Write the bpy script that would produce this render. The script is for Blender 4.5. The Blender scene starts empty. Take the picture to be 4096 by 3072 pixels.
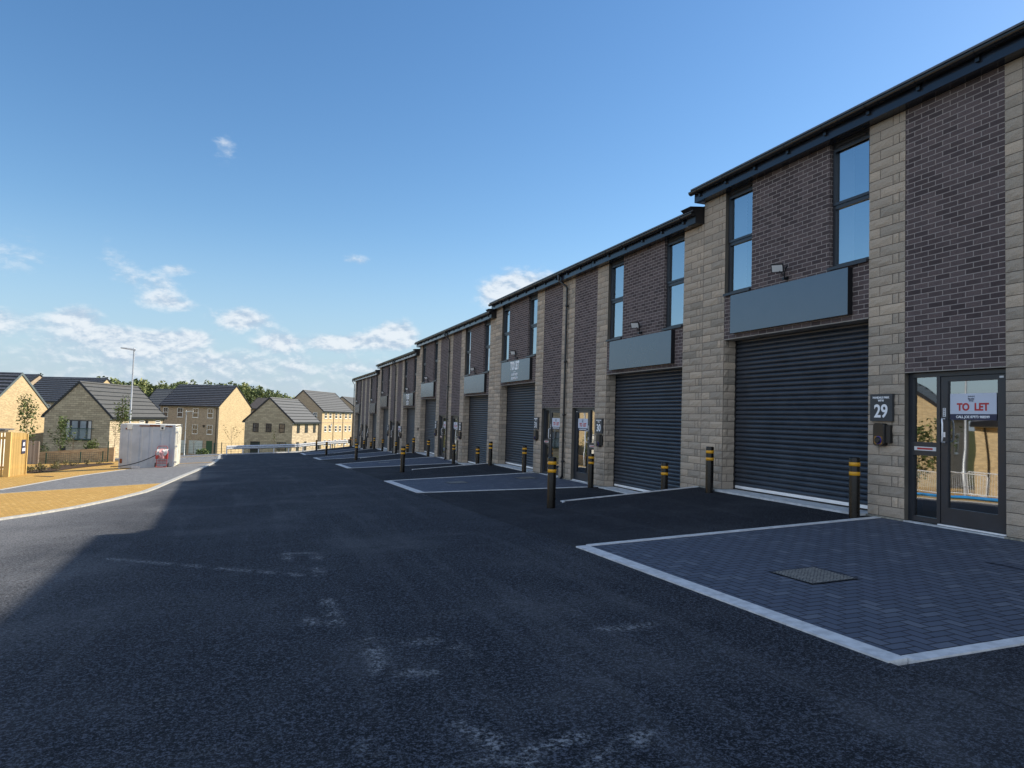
import bpy, bmesh, math, random
from math import sin, cos, pi, radians as R, sqrt
from mathutils import Vector, Matrix
sc = bpy.context.scene
COL = sc.collection
# ---------------------------------------------------------------- camera
F_PX, YAW, PITCH, ROLL, CAMH, FX = 2856.8, .3446, .0492, .0304, 1.2666, 8.849
cam = bpy.data.cameras.new('camera'); camo = bpy.data.objects.new('camera', cam); COL.objects.link(camo)
cam.sensor_width = 36; cam.lens = 36*F_PX/4096; cam.clip_end = 5000; cam.clip_start = .05
fw = Vector((sin(YAW)*cos(PITCH), cos(YAW)*cos(PITCH), sin(PITCH)))
rt = Vector((cos(YAW), -sin(YAW), 0)); up = rt.cross(fw)
rt2 = cos(ROLL)*rt+sin(ROLL)*up; up2 = -sin(ROLL)*rt+cos(ROLL)*up
M = Matrix((rt2, up2, -fw)).transposed().to_4x4(); M.translation = Vector((0, 0, CAMH)); camo.matrix_world = M
sc.camera = camo
sc.view_settings.view_transform = 'Standard'; sc.view_settings.look = 'None'; sc.view_settings.gamma = 1
sc.view_settings.exposure = .66
# ---------------------------------------------------------------- sun
SUN_EL, SUN_AZ = R(33), R(1.0)      # azimuth measured from +X towards +Y
sd = Vector((cos(SUN_EL)*cos(SUN_AZ), cos(SUN_EL)*sin(SUN_AZ), sin(SUN_EL)))
sl = bpy.data.lights.new('sun', 'SUN'); sl.energy = 4.8; sl.angle = R(.53); sl.color = (1, .90, .74)
so = bpy.data.objects.new('sun', sl); COL.objects.link(so); so.rotation_euler = sd.to_track_quat('Z', 'Y').to_euler()

# ---------------------------------------------------------------- node expression helper
class E:
    nt = None
    def __init__(s, k): s.k = k
    @staticmethod
    def m(op, *a, clamp=False):
        n = E.nt.nodes.new('ShaderNodeMath'); n.operation = op; n.use_clamp = clamp
        for i, x in enumerate(a):
            if isinstance(x, E): E.nt.links.new(x.k, n.inputs[i])
            else: n.inputs[i].default_value = x
        return E(n.outputs[0])
    def __add__(s, o): return E.m('ADD', s, o)
    __radd__ = __add__
    def __sub__(s, o): return E.m('SUBTRACT', s, o)
    def __rsub__(s, o): return E.m('SUBTRACT', o, s)
    def __mul__(s, o): return E.m('MULTIPLY', s, o)
    __rmul__ = __mul__
    def __truediv__(s, o): return E.m('DIVIDE', s, o)
def m_(op, *a, **k): return E.m(op, *a, **k)
def ss(x, a, b):            # smoothstep
    n = E.nt.nodes.new('ShaderNodeMapRange'); n.interpolation_type = 'SMOOTHSTEP'
    E.nt.links.new(x.k, n.inputs[0]); n.inputs[1].default_value = a; n.inputs[2].default_value = b
    return E(n.outputs[0])
def comb(x, y, z):
    n = E.nt.nodes.new('ShaderNodeCombineXYZ')
    for i, a in enumerate((x, y, z)):
        if isinstance(a, E): E.nt.links.new(a.k, n.inputs[i])
        else: n.inputs[i].default_value = a
    return E(n.outputs[0])
def sep(v):
    n = E.nt.nodes.new('ShaderNodeSeparateXYZ'); E.nt.links.new(v.k, n.inputs[0]); return [E(o) for o in n.outputs]
def noise(v, scale, detail=3, rough=.55, out=0, dist=0):
    n = E.nt.nodes.new('ShaderNodeTexNoise'); E.nt.links.new(v.k, n.inputs['Vector'])
    n.inputs['Scale'].default_value = scale; n.inputs['Detail'].default_value = detail
    n.inputs['Roughness'].default_value = rough; n.inputs['Distortion'].default_value = dist
    return E(n.outputs[out])
def mapv(v, sx=1, sy=1, sz=1):
    n = E.nt.nodes.new('ShaderNodeMapping'); E.nt.links.new(v.k, n.inputs[0]); n.inputs['Scale'].default_value = (sx, sy, sz); return E(n.outputs[0])
def mix(f, a, b, typ='MIX'):
    n = E.nt.nodes.new('ShaderNodeMix'); n.data_type = 'RGBA'; n.blend_type = typ
    for i, x in ((0, f), (6, a), (7, b)):
        if isinstance(x, E): E.nt.links.new(x.k, n.inputs[i])
        elif i: n.inputs[i].default_value = (*x, 1)
        else: n.inputs[i].default_value = x
    return E(n.outputs[2])
def white(v):
    n = E.nt.nodes.new('ShaderNodeTexWhiteNoise'); n.noise_dimensions = '3D'; E.nt.links.new(v.k, n.inputs[0]); return E(n.outputs[0])
def attr(name, o='Fac'):
    n = E.nt.nodes.new('ShaderNodeAttribute'); n.attribute_name = name; return E(n.outputs[o])
def pos(): return E(E.nt.nodes.new('ShaderNodeNewGeometry').outputs['Position'])
def uvn(): return E(E.nt.nodes.new('ShaderNodeUVMap').outputs[0])
MATS = {}
def begin(name):
    m = bpy.data.materials.new(name); m.use_nodes = True; E.nt = m.node_tree; MATS[name] = m
    return m, m.node_tree.nodes['Principled BSDF']
def setp(b, col=None, rough=None, metal=None, spec=None, height=None, hd=.01, hs=1.):
    def s(k, x):
        if x is None: return
        if isinstance(x, E): E.nt.links.new(x.k, b.inputs[k])
        elif k == 'Base Color': b.inputs[k].default_value = (*x, 1)
        else: b.inputs[k].default_value = x
    s('Base Color', col); s('Roughness', rough); s('Metallic', metal); s('Specular IOR Level', spec)
    if height is not None:
        n = E.nt.nodes.new('ShaderNodeBump'); n.inputs['Distance'].default_value = hd; n.inputs['Strength'].default_value = hs
        E.nt.links.new(height.k, n.inputs['Height']); E.nt.links.new(n.outputs[0], b.inputs['Normal'])
def plain(name, c, rough=.5, metal=0, spec=.5, var=.12, scale=3, bump=0, bs=60):
    m, b = begin(name); p = pos()
    f = noise(p, scale, 4, .6)
    col = mix(ss(f, .3, .7), tuple(x*(1-var) for x in c), tuple(min(1, x*(1+var)) for x in c))
    r = f*.15+(rough-.075)
    setp(b, col, r, metal, spec, noise(p, bs, 3) if bump else None, bump or .01)
    return m
def tinted(name, stops, rough=.8, bump=.002, bs=120, fine=0.25, spec=.3):
    m, b = begin(name); t = attr('tint'); p = pos()
    r = E.nt.nodes.new('ShaderNodeValToRGB'); E.nt.links.new(t.k, r.inputs[0])
    els = r.color_ramp.elements
    while len(els) < len(stops): els.new(.5)
    for e, (q, c) in zip(els, stops): e.position = q; e.color = (*c, 1)
    n = noise(p, bs, 3, .6)
    col = mix(ss(n, .35, .65), E(r.outputs[0]), (0, 0, 0)); 
    k = mix(1., E(r.outputs[0]), E(r.outputs[0]))
    v = E.nt.nodes.new('ShaderNodeHueSaturation'); E.nt.links.new(r.outputs[0], v.inputs['Color'])
    val = (n-.5)*(fine*4)+1.; E.nt.links.new(val.k, v.inputs['Value'])
    setp(b, E(v.outputs[0]), rough, 0, spec, n, bump)
    return m
def bricks(name, c1, c2, mortar, w=.225, h=.075, ms=.01, var=.35, bump=.006, rough=.85, off=.5, smear=0):
    m, b = begin(name); uv = uvn(); x, y, _ = sep(uv)
    row = m_('FLOOR', y/h); sh = m_('MULTIPLY', m_('MODULO', m_('ABSOLUTE', row), 2.), off*w)
    xs = x+sh; ci = m_('FLOOR', xs/w)
    fx = m_('SUBTRACT', xs, ci*w); fy = m_('SUBTRACT', y, row*h)
    dx = m_('MINIMUM', fx, m_('SUBTRACT', w, fx)); dy = m_('MINIMUM', fy, m_('SUBTRACT', h, fy))
    d = m_('MINIMUM', dx, dy)
    wob = noise(uv, 60, 2)*.004
    mask = ss(d+wob, ms*.5, ms*.5+.004)
    rnd = white(comb(ci, row, 3.)); 
    n1 = noise(uv, 9, 3, .6); n2 = noise(uv, 70, 3, .6)
    t = rnd*(1-smear)+n1*smear
    col = mix(ss(t, .1, .9), c1, c2)
    col = mix(ss(n2, .35, .7)*var, col, tuple(q*.45 for q in c1))
    big = noise(uv, .7, 2); 
    col = mix(m_('MULTIPLY', ss(big, .3, .7), .18), col, tuple(q*.7 for q in c2))
    col = mix(mask, mortar, col)
    ht = mask*.8+n2*.25*mask+rnd*.15
    setp(b, col, rough, 0, .3, ht, bump)
    return m
def stainmask(p, segs, wid):
    x, y, _ = sep(p); tot = None
    for (ax, ay, bx, by) in segs:
        L2 = max(1e-6, (bx-ax)**2+(by-ay)**2)
        t = m_('ADD', (x-ax)*((bx-ax)/L2), (y-ay)*((by-ay)/L2), clamp=True)
        qx = x-ax-t*(bx-ax); qy = y-ay-t*(by-ay)
        d = m_('SQRT', qx*qx+qy*qy)
        k = ss(d, wid, 0.)
        tot = k if tot is None else m_('MAXIMUM', tot, k)
    return tot
def asphalt(name, dark, light, dust, dustc=(.20, .205, .215), segs=None, tracks=0, left=0):
    m, b = begin(name); p = pos()
    a = noise(p, 95, 2, .7); a2 = noise(p, 40, 3, .7); g = noise(p, .55, 4, .6); g2 = noise(p, 3.2, 4, .7)
    col = mix(ss(a*.5+a2*.5, .46, .62), dark, light)
    col = mix(ss(g, .42, .72)*dust, col, dustc)
    col = mix(ss(g*.5+g2*.5, .56, .68)*dust*.8, col, dustc)
    if tracks:
        t = noise(mapv(p, 2.2, .16, 1), 1.2, 4, .6)
        col = mix(ss(t, .52, .66)*tracks, col, dustc)
        d = noise(mapv(p, .5, 3., 1), 1.6, 4, .65)
        col = mix(ss(d, .60, .70)*ss(a2, .35, .6)*tracks*1.3, col, (.24, .235, .22))
    if left:      # paler tone on the left, painting in the brightness of sunlit tarmac
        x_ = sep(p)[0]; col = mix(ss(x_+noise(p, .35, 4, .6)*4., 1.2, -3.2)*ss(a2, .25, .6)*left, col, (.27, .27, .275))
    if segs:
        s1 = stainmask(p, segs, .12)*ss(noise(p, 30, 6, .8), .46, .56)*ss(noise(p, 4.5, 4, .7), .40, .54)*ss(a2, .3, .6)
        col = mix(s1*.8, col, (.36, .37, .38))
    sp = noise(p, 260, 1, .5)
    col = mix(ss(sp, .68, .78)*.35, col, (.2, .2, .2))
    setp(b, col, .92, 0, .25, a*.6+a2*.8+sp*.3, .012)
    return m
def herring(name, cols, joint=(.02, .02, .025), unit=.1, bump=.006, rough=.8, gain=1.):
    m, b = begin(name); p = pos(); x, y, _ = sep(p)
    x = (x+500.)/unit; y = (y+500.)/unit
    i = m_('FLOOR', x); j = m_('FLOOR', y); fx = x-i; fy = y-j
    k = m_('MODULO', i-j+40000., 4.)
    k = m_('ROUND', k)
    is0 = m_('COMPARE', k, 0., .1); is1 = m_('COMPARE', k, 1., .1); is2 = m_('COMPARE', k, 2., .1); is3 = m_('COMPARE', k, 3., .1)
    big = 5.
    dl = fx+is1*big; dr = 1-fx+is0*big; db = fy+is2*big; dt = 1-fy+is3*big
    d = m_('MINIMUM', m_('MINIMUM', dl, dr), m_('MINIMUM', db, dt))
    ii = i-is1; jj = j-is2
    rnd = white(comb(ii, jj, (is0+is1)))
    rnd2 = white(comb(jj, ii, 7.))
    n = noise(p, 150, 3, .65); n1 = noise(p, 1.3, 4, .6)
    mask = ss(d+noise(p, 40, 2)*.05, .055, .12)
    col = mix(rnd, cols[0], cols[1])
    col = mix(ss(rnd2, .86, .9)*.8, col, cols[2])
    col = mix(ss(n, .4, .7)*.3, col, tuple(q*.5 for q in cols[0]))
    col = mix(ss(n1, .45, .75)*.35, col, cols[3])
    col = mix(mask, joint, col)
    setp(b, col, rough, 0, .35, mask*.8+n*.25+rnd*.2, bump)
    return m

# ---------------------------------------------------------------- materials
tinted('stone', [(0, (.33, .285, .23)), (.3, (.41, .345, .275)), (.6, (.47, .385, .30)), (1, (.58, .465, .35))], .9, .012, 55, .12)
plain('stone_joint', (.12, .105, .085), .95, var=.15)
bricks('dark_brick', (.068, .050, .051), (.170, .128, .124), (.36, .31, .285), ms=.012, smear=.45, bump=.006, var=.45)
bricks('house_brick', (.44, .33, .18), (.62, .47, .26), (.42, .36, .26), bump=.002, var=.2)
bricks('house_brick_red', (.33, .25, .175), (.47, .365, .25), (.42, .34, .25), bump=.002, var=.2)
bricks('house_stone', (.44, .355, .24), (.60, .49, .33), (.24, .20, .14), w=.5, h=.2, ms=.02, bump=.02, var=.3)
bricks('garden_brick', (.46, .30, .16), (.62, .44, .25), (.5, .4, .28), bump=.002, var=.2)
STAINS = [(.46, 9.5, .81, 9.32), (.81, 9.32, .79, 8.9), (.46, 9.46, .455, 8.95), (.74, 8.3, .73, 7.9), (-1.64, 10.15, -.62, 9.14), (-.62, 9.14, .53, 7.97), (.70, 6.73, .69, 5.86),
          (.87, 5.35, .84, 4.63), (.84, 4.63, 1.12, 4.51), (1.13, 5.18, 1.42, 5.12), (1.42, 5.12, 1.41, 4.76), (1.11, 3.66, 1.19, 3.34), (.61, 3.61, .66, 3.42), (1.22, 3.45, 1.25, 3.1),
          (1.0, 3.2, 1.6, 3.3), (2.53, 4.91, 2.94, 4.87), (1.5, 3.0, 1.9, 3.2), (.5, 6.1, .53, 6.0)]
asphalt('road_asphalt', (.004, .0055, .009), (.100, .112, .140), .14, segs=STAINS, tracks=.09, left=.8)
asphalt('new_asphalt', (.004, .005, .008), (.058, .065, .082), .08, tracks=.05)
herring('grey_paving', [(.078, .095, .132), (.105, .124, .165), (.145, .165, .205), (.095, .108, .155)], bump=.005)
herring('light_grey_paving', [(.17, .17, .175), (.23, .23, .23), (.28, .28, .28), (.2, .2, .2)], joint=(.08, .08, .08))
herring('yellow_paving', [(.49, .285, .065), (.59, .355, .09), (.65, .42, .14), (.53, .31, .08)], joint=(.2, .12, .03))
plain('concrete', (.55, .57, .58), .85, var=.2, scale=6, bump=.003, bs=80, spec=.3)
plain('kerb_concrete', (.60, .61, .62), .85, var=.16, scale=9, bump=.003, bs=90, spec=.3)
plain('sunlit_concrete', (.43, .425, .395), .85, var=.16, scale=9, bump=.003, bs=90, spec=.3)  # same kerb concrete, toned down in colour where the sun falls on it
plain('footing', (.30, .285, .24), .9, var=.3, scale=14, bump=.01, bs=60, spec=.2)
plain('anthracite', (.030, .034, .042), .34, var=.1, spec=.5)
plain('anthracite_shutter', (.038, .045, .058), .36, var=.18, scale=2.5, spec=.55)
plain('sign_panel', (.058, .080, .112), .22, metal=.2, var=.06, scale=1.5); MATS['sign_panel'].node_tree.nodes['Principled BSDF'].inputs['IOR'].default_value = 2.1
plain('verge_grey', (.10, .125, .125), .5)
plain('pane_reflection', (.26, .30, .34), .1, spec=1.)  # pale base colour stands in for bright reflections in the french window
plain('plate_panel', (.045, .048, .052), .5, var=.05)
plain('black_plastic', (.010, .011, .013), .28, var=.1)
plain('fascia_board', (.018, .023, .034), .2, var=.06)
plain('dark_side', (.008, .008, .010), .5, var=.1)
plain('silver', (.93, .94, .96), .35, metal=.25, var=.06)
plain('lintel_metal', (.33, .30, .26), .6, var=.1)
plain('rubber', (.03, .028, .024), .7, var=.1)
plain('white_plastic', (.72, .72, .72), .5, var=.03)
plain('poster_white', (.60, .64, .74), .4, var=.02)
plain('poster_navy', (.02, .025, .07), .4, var=.02)
plain('poster_red', (.50, .03, .035), .4, var=.02)
plain('lettering_white', (.92, .93, .95), .4, var=.02)
plain('bollard_metal', (.012, .010, .008), .26, metal=.35, var=.25, scale=5)
plain('bollard_yellow', (.75, .36, .012), .42, var=.06)
plain('roof_tile_dark', (.105, .104, .110), .42, var=.25, scale=4, spec=.5)
plain('roof_tile_slate', (.078, .078, .074), .7, var=.15, scale=5)
plain('roof_tile_grey', (.115, .116, .115), .7, var=.12, scale=5)
plain('roof_tile_brown', (.14, .12, .105), .7, var=.12, scale=5)
plain('black_trim', (.010, .010, .012), .35, var=.1)
plain('white_frame', (.78, .76, .70), .45, var=.03)
plain('black_frame', (.014, .015, .02), .35, var=.05)
plain('garage_white', (.50, .55, .52), .5, var=.05)
plain('galvanised', (.72, .74, .76), .45, metal=.2, var=.12, scale=8)
plain('lamp_steel', (.42, .44, .46), .4, metal=.5, var=.1)
plain('green_metal', (.012, .06, .045), .45, var=.1)
plain('green_bin', (.02, .08, .035), .5, var=.1)
plain('curtain', (.55, .53, .50), .8, var=.1, scale=20)
plain('room_light', (.88, .90, .92), .7, var=.03)
plain('room_dark', (.10, .10, .10), .8, var=.1)
plain('core_wall', (.20, .18, .15), .9, var=.1)
plain('container_grey', (.44, .46, .48), .55, var=.12, scale=1.4)
plain('container_white', (.72, .70, .62), .5, var=.1, scale=2)
plain('rust', (.20, .06, .02), .85, var=.5, scale=12)
plain('red_paint', (.45, .04, .03), .45, var=.15)
plain('pink_cloth', (.66, .34, .33), .85, var=.2, scale=12)
plain('white_cloth', (.62, .58, .55), .85, var=.15, scale=12)
plain('hose_black', (.012, .012, .012), .4)
plain('blue_pipe', (.02, .22, .55), .35, var=.2)
plain('soil', (.085, .058, .038), .95, var=.5, scale=9, bump=.03, bs=22, spec=.1)
plain('gravel', (.22, .185, .14), .95, var=.5, scale=26, bump=.02, bs=30, spec=.1)
plain('grass_ground', (.085, .088, .032), .95, var=.45, scale=.6, bump=.03, bs=14, spec=.1)
plain('bark', (.16, .12, .085), .9, var=.25, scale=20)
plain('charger_black', (.006, .006, .007), .3, var=.1)
plain('charger_gold', (.14, .11, .06), .2, metal=.9, var=.2, scale=20)
plain('purple_ring', (.06, .05, .45), .3)
tinted('leaf', [(0, (.030, .055, .014)), (.5, (.075, .11, .028)), (1, (.16, .19, .05))], .6, .001, 30, .1)
tinted('leaf_autumn', [(0, (.06, .07, .02)), (.5, (.13, .12, .04)), (1, (.22, .17, .07))], .6, .001, 30, .1)
tinted('wood_leaf', [(0, (.04, .06, .025)), (.35, (.10, .135, .05)), (.7, (.20, .23, .08)), (1, (.32, .32, .13))], .7, .001, 2, .15)
tinted('timber_new', [(0, (.50, .34, .12)), (1, (.70, .50, .20))], .7, .002, 30, .1)
tinted('timber_old', [(0, (.26, .21, .17)), (1, (.38, .32, .27))], .85, .002, 30, .1)
def lampglass():
    m, b = begin('floodlight_glass'); setp(b, (.75, .76, .76), .3, .0, .6)
lampglass()
def cover():
    m, b = begin('manhole_cover'); p = pos()
    w = m_('SINE', (sep(p)[0]+sep(p)[1])*75.)*m_('SINE', (sep(p)[0]-sep(p)[1])*75.)
    n = noise(p, 30, 3)*1.6-.5
    setp(b, mix(ss(w+n, .2, .9), (.07, .07, .072), (.46, .44, .38)), .6, .15, .4, w, .004)
cover()
def glass(name, refl, tint, interior):
    m, b = begin(name); nt = m.node_tree; out = nt.nodes['Material Output']
    g = nt.nodes.new('ShaderNodeBsdfGlossy'); g.inputs['Roughness'].default_value = .015; g.inputs['Color'].default_value = (*tint, 1)
    p = pos(); bm = nt.nodes.new('ShaderNodeBump'); bm.inputs['Distance'].default_value = .004; bm.inputs['Strength'].default_value = .35
    nt.links.new(noise(p, 1.3, 1).k, bm.inputs['Height']); nt.links.new(bm.outputs[0], g.inputs['Normal'])
    t = nt.nodes.new('ShaderNodeBsdfTransparent'); t.inputs['Color'].default_value = (*interior, 1)
    fr = nt.nodes.new('ShaderNodeFresnel'); fr.inputs[0].default_value = 1.5
    f = m_('ADD', E(fr.outputs[0])*.8, refl, clamp=True)
    x = nt.nodes.new('ShaderNodeMixShader'); nt.links.new(f.k, x.inputs[0]); nt.links.new(t.outputs[0], x.inputs[1]); nt.links.new(g.outputs[0], x.inputs[2])
    nt.links.new(x.outputs[0], out.inputs[0])
glass('window_glass', .46, (.82, .93, 1), (.80, .86, .92))
glass('door_glass', .34, (.95, .97, 1), (.5, .52, .54))
def panemat():
    m, b = begin('house_pane'); setp(b, (.03, .035, .045), .06, .0, 1.)
    b.inputs['Coat Weight'].default_value = .6; b.inputs['Coat Roughness'].default_value = .04
panemat()
def meshmat():
    m, b = begin('balcony_glass'); setp(b, (.35, .45, .45), .05, 0, .6); b.inputs['Alpha'].default_value = .13
meshmat()

# ---------------------------------------------------------------- world
w = bpy.data.worlds.new('World'); sc.world = w; w.use_nodes = True; E.nt = w.node_tree
nt = w.node_tree; bg = nt.nodes['Background']
sky = nt.nodes.new('ShaderNodeTexSky'); sky.sky_type = 'NISHITA'; sky.sun_disc = False
sky.sun_elevation = SUN_EL; sky.sun_rotation = pi/2-SUN_AZ; sky.air_density = 1.15; sky.dust_density = .35; sky.ozone_density = 2.6; sky.altitude = 60
STR = .115
tc = nt.nodes.new('ShaderNodeTexCoord'); dv = E(tc.outputs['Generated']); dx, dy, dz = sep(dv)
az = m_('ARCTAN2', dx, dy)*57.2958; el = m_('ARCSINE', dz)*57.2958
PUFF = [(20.6, 10.4, 2.6, 1.5, 1.1), (18.6, 9.8, 1.8, 1.1, .8), (10.4, 6.4, 1.9, 1.05, 1.1), (8.3, 5.7, 2.6, .7, .7), (-1.1, 6.8, 2.0, .85, 1.05), (-7., 8.5, 1.8, 1.5, .62), (-5.9, 7.6, 1.6, .5, .5), (-9.7, 10.3, 1.1, 1.4, .42),
        (-15.4, 9.8, 2.2, 1.5, .42), (-2.9, 19., 1.1, 1.2, .42), (7., 12., 1.2, .5, .42), (-12., 6.1, 1.6, .8, .85), (-10., 5., 2.4, .8, .7), (-6.6, 4.9, 2.2, .7, .8), (-4.4, 5.3, 1.3, .6, .8), (1.6, 5.3, 1.8, .75, 1.),
        (5.5, 5.5, 1.6, .6, .9), (-5.9, 10.1, 1.2, .4, .45), (-16., 5.4, 2.5, .9, .7), (0., 3.6, 10., 1., .40), (-10., 3.6, 9., 1.3, .44), (10., 3.6, 6., .8, .38), (-3., 1.9, 15., .9, .42)]
dens = None
for a, e_, wa, we, amp in PUFF:
    u = (az-a)/wa; v = (el-e_)/we
    g = m_('EXPONENT', (u*u+v*v)*-1.)*amp
    dens = g if dens is None else dens+g
def cn(v, o): return noise(v, 2.4, 6, .58, dist=.25)*.70+noise(v, 8., 4, .6)*.20
pv = comb(az*.21, el*.37, 0.); pv2 = comb(az*.21+.03, el*.37+.14, 0.)
n1 = cn(pv, 0); n2 = cn(pv2, 0)
behind = m_('MAXIMUM', ss(az, -58., -80.), ss(az, 120., 150.))*ss(el, 75., 50.)*.62     # unseen bright cloud bank added behind the camera to fill the shaded side
base = dens+behind
cl = ss(base*1.0+n1*1.5, .84, 1.50)*ss(base, .03, .3)
lit = ss((n1-n2)*1.3+base*.10+ss(el, 2., 9.)*.05, -.06, .22)
k = 1/STR
ccol = mix(lit, (.30*k, .375*k, .47*k), (.55*k, .58*k, .61*k))
ccol = mix(ss(behind, .1, .5), ccol, (.72*k, .80*k, .92*k))
hs = nt.nodes.new('ShaderNodeHueSaturation'); hs.inputs['Saturation'].default_value = 1.22; hs.inputs['Value'].default_value = .90; hs.inputs['Hue'].default_value = .502
nt.links.new(sky.outputs[0], hs.inputs['Color']); skyc = E(hs.outputs[0])
hz = ss(el, 15., -2.)*.80
skyc = mix(hz, skyc, (.245*k, .35*k, .50*k))
final = mix(m_('MULTIPLY', cl, .85), skyc, ccol)
nt.links.new(final.k, bg.inputs[0]); bg.inputs[1].default_value = STR
# ---------------------------------------------------------------- object helpers
rng = random.Random(7)
class MB:
    def __init__(s): s.v = []; s.f = []; s.t = []; s.m = []; s.sm = []
    def face(s, pts, tint=.5, mi=0, smooth=False):
        n = len(s.v); s.v += [tuple(p) for p in pts]; s.f.append(tuple(range(n, n+len(pts)))); s.t.append(tint); s.m.append(mi); s.sm.append(smooth)
    def mesh(s, verts, faces, tint=.5, mi=0, smooth=False):
        n = len(s.v); s.v += [tuple(p) for p in verts]
        for f in faces: s.f.append(tuple(i+n for i in f)); s.t.append(tint); s.m.append(mi); s.sm.append(smooth)
    def box(s, x0, x1, y0, y1, z0, z1, tint=.5, mi=0, T=None):
        v = [(x, y, z) for z in (z0, z1) for y in (y0, y1) for x in (x0, x1)]
        if T: v = [T(*p) for p in v]
        s.mesh(v, [(0, 2, 3, 1), (4, 5, 7, 6), (0, 1, 5, 4), (2, 6, 7, 3), (0, 4, 6, 2), (1, 3, 7, 5)], tint, mi)
    def tube(s, pts, r, n=10, tint=.5, mi=0, caps=True, r2=None):
        pts = [Vector(p) for p in pts]; rings = []; N = len(pts); a0 = None
        for i, p in enumerate(pts):
            d = (pts[min(i+1, N-1)]-pts[max(i-1, 0)]).normalized()
            if a0 is None:
                a0 = d.cross(Vector((0, 0, 1)) if abs(d.z) < .9 else Vector((0, 1, 0))).normalized()
            a = (a0-d*a0.dot(d)).normalized(); a0 = a; b = d.cross(a)
            rr = r if r2 is None else r+(r2-r)*i/(N-1)
            rings.append([p+a*rr*cos(2*pi*k/n)+b*rr*sin(2*pi*k/n) for k in range(n)])
        vs = [q for ring in rings for q in ring]; fs = []
        for i in range(N-1):
            for k in range(n):
                k2 = (k+1) % n; fs.append((i*n+k, i*n+k2, (i+1)*n+k2, (i+1)*n+k))
        s.mesh(vs, fs, tint, mi, True)
        if caps:
            s.face(rings[0][::-1], tint, mi); s.face(rings[-1], tint, mi)
    def lathe(s, prof, c=(0, 0), n=24, mi=0, tint=.5, smooth=True):   # prof: (r, z)
        vs = [(c[0]+r*cos(2*pi*k/n), c[1]+r*sin(2*pi*k/n), z) for r, z in prof for k in range(n)]
        fs = [(i*n+k, i*n+(k+1) % n, (i+1)*n+(k+1) % n, (i+1)*n+k) for i in range(len(prof)-1) for k in range(n)]
        s.mesh(vs, fs, tint, mi, smooth)
    def build(s, name, mat, parent=None, fix=False, weld=False):
        if weld:
            idx = {}; rm = []; nv = []
            for p in s.v:
                k = (round(p[0], 3), round(p[1], 3), round(p[2], 3))
                if k not in idx: idx[k] = len(nv); nv.append(p)
                rm.append(idx[k])
            s.v = nv; s.f = [tuple(rm[i] for i in f) for f in s.f]
        me = bpy.data.meshes.new(name); me.from_pydata(s.v, [], s.f); me.update()
        for mm in ([mat] if isinstance(mat, str) else mat): me.materials.append(MATS[mm])
        me.polygons.foreach_set('material_index', s.m); me.polygons.foreach_set('use_smooth', s.sm)
        a = me.attributes.new('tint', 'FLOAT', 'FACE'); a.data.foreach_set('value', s.t)
        uv = me.uv_layers.new(name='UVMap'); d = uv.data
        for p in me.polygons:
            n = p.normal
            if abs(n.z) > .99 or n.length < .5:
                for li in p.loop_indices: q = me.vertices[me.loops[li].vertex_index].co; d[li].uv = (q.x, q.y)
            else:
                L = sqrt(n.x*n.x+n.y*n.y); tx, ty = -n.y/L, n.x/L
                bz = L; 
                for li in p.loop_indices:
                    q = me.vertices[me.loops[li].vertex_index].co
                    d[li].uv = (q.x*tx+q.y*ty, q.z/bz if L > .2 else q.z)
        if fix:
            bm = bmesh.new(); bm.from_mesh(me); bmesh.ops.recalc_face_normals(bm, faces=bm.faces); bm.to_mesh(me); bm.free()
        o = bpy.data.objects.new(name, me); COL.objects.link(o)
        if parent: o.parent = parent
        return o
def empty(name, loc=(0, 0, 0), rz=0):
    o = bpy.data.objects.new(name, None); COL.objects.link(o); o.location = loc; o.rotation_euler = (0, 0, rz); o.empty_display_size = .2; return o
def tag(o, label=None, cat=None, group=None, kind=None):
    if label: o['label'] = label
    if cat: o['category'] = cat
    if group: o['group'] = group
    if kind: o['kind'] = kind
    return o
def copy_tree(o, parent=None):
    c = o.copy(); COL.objects.link(c); c.parent = parent
    for ch in list(o.children): copy_tree(ch, c)
    return c
def reroot(root, loc):                 # move the origin of a thing built in world coordinates to loc
    for ch in root.children:
        ch.location = -Vector(loc)
    root.location = loc
_fc = {}
def text_mesh(s, size, bold=0., sx=1., depth=.002, align='CENTER', spacing=1.):
    c = bpy.data.curves.new('t', 'FONT'); c.body = s; c.size = size; c.align_x = align; c.align_y = 'CENTER'; c.extrude = depth; c.offset = bold; c.space_character = spacing
    o = bpy.data.objects.new('t', c); COL.objects.link(o); dg = bpy.context.evaluated_depsgraph_get()
    me = bpy.data.meshes.new_from_object(o.evaluated_get(dg)); vs = [(v.co.x*sx, v.co.y, v.co.z) for v in me.vertices]; fs = [tuple(p.vertices) for p in me.polygons]
    bpy.data.objects.remove(o); bpy.data.curves.remove(c); bpy.data.meshes.remove(me)
    return vs, fs
def text_on_facade(mb, s, x, y, z, size, bold=0., sx=1., mi=0, spacing=1.):
    vs, fs = text_mesh(s, size, bold, sx, spacing=spacing)
    mb.mesh([(x-c, y-a, z+b) for a, b, c in vs], fs, mi=mi)

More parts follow.
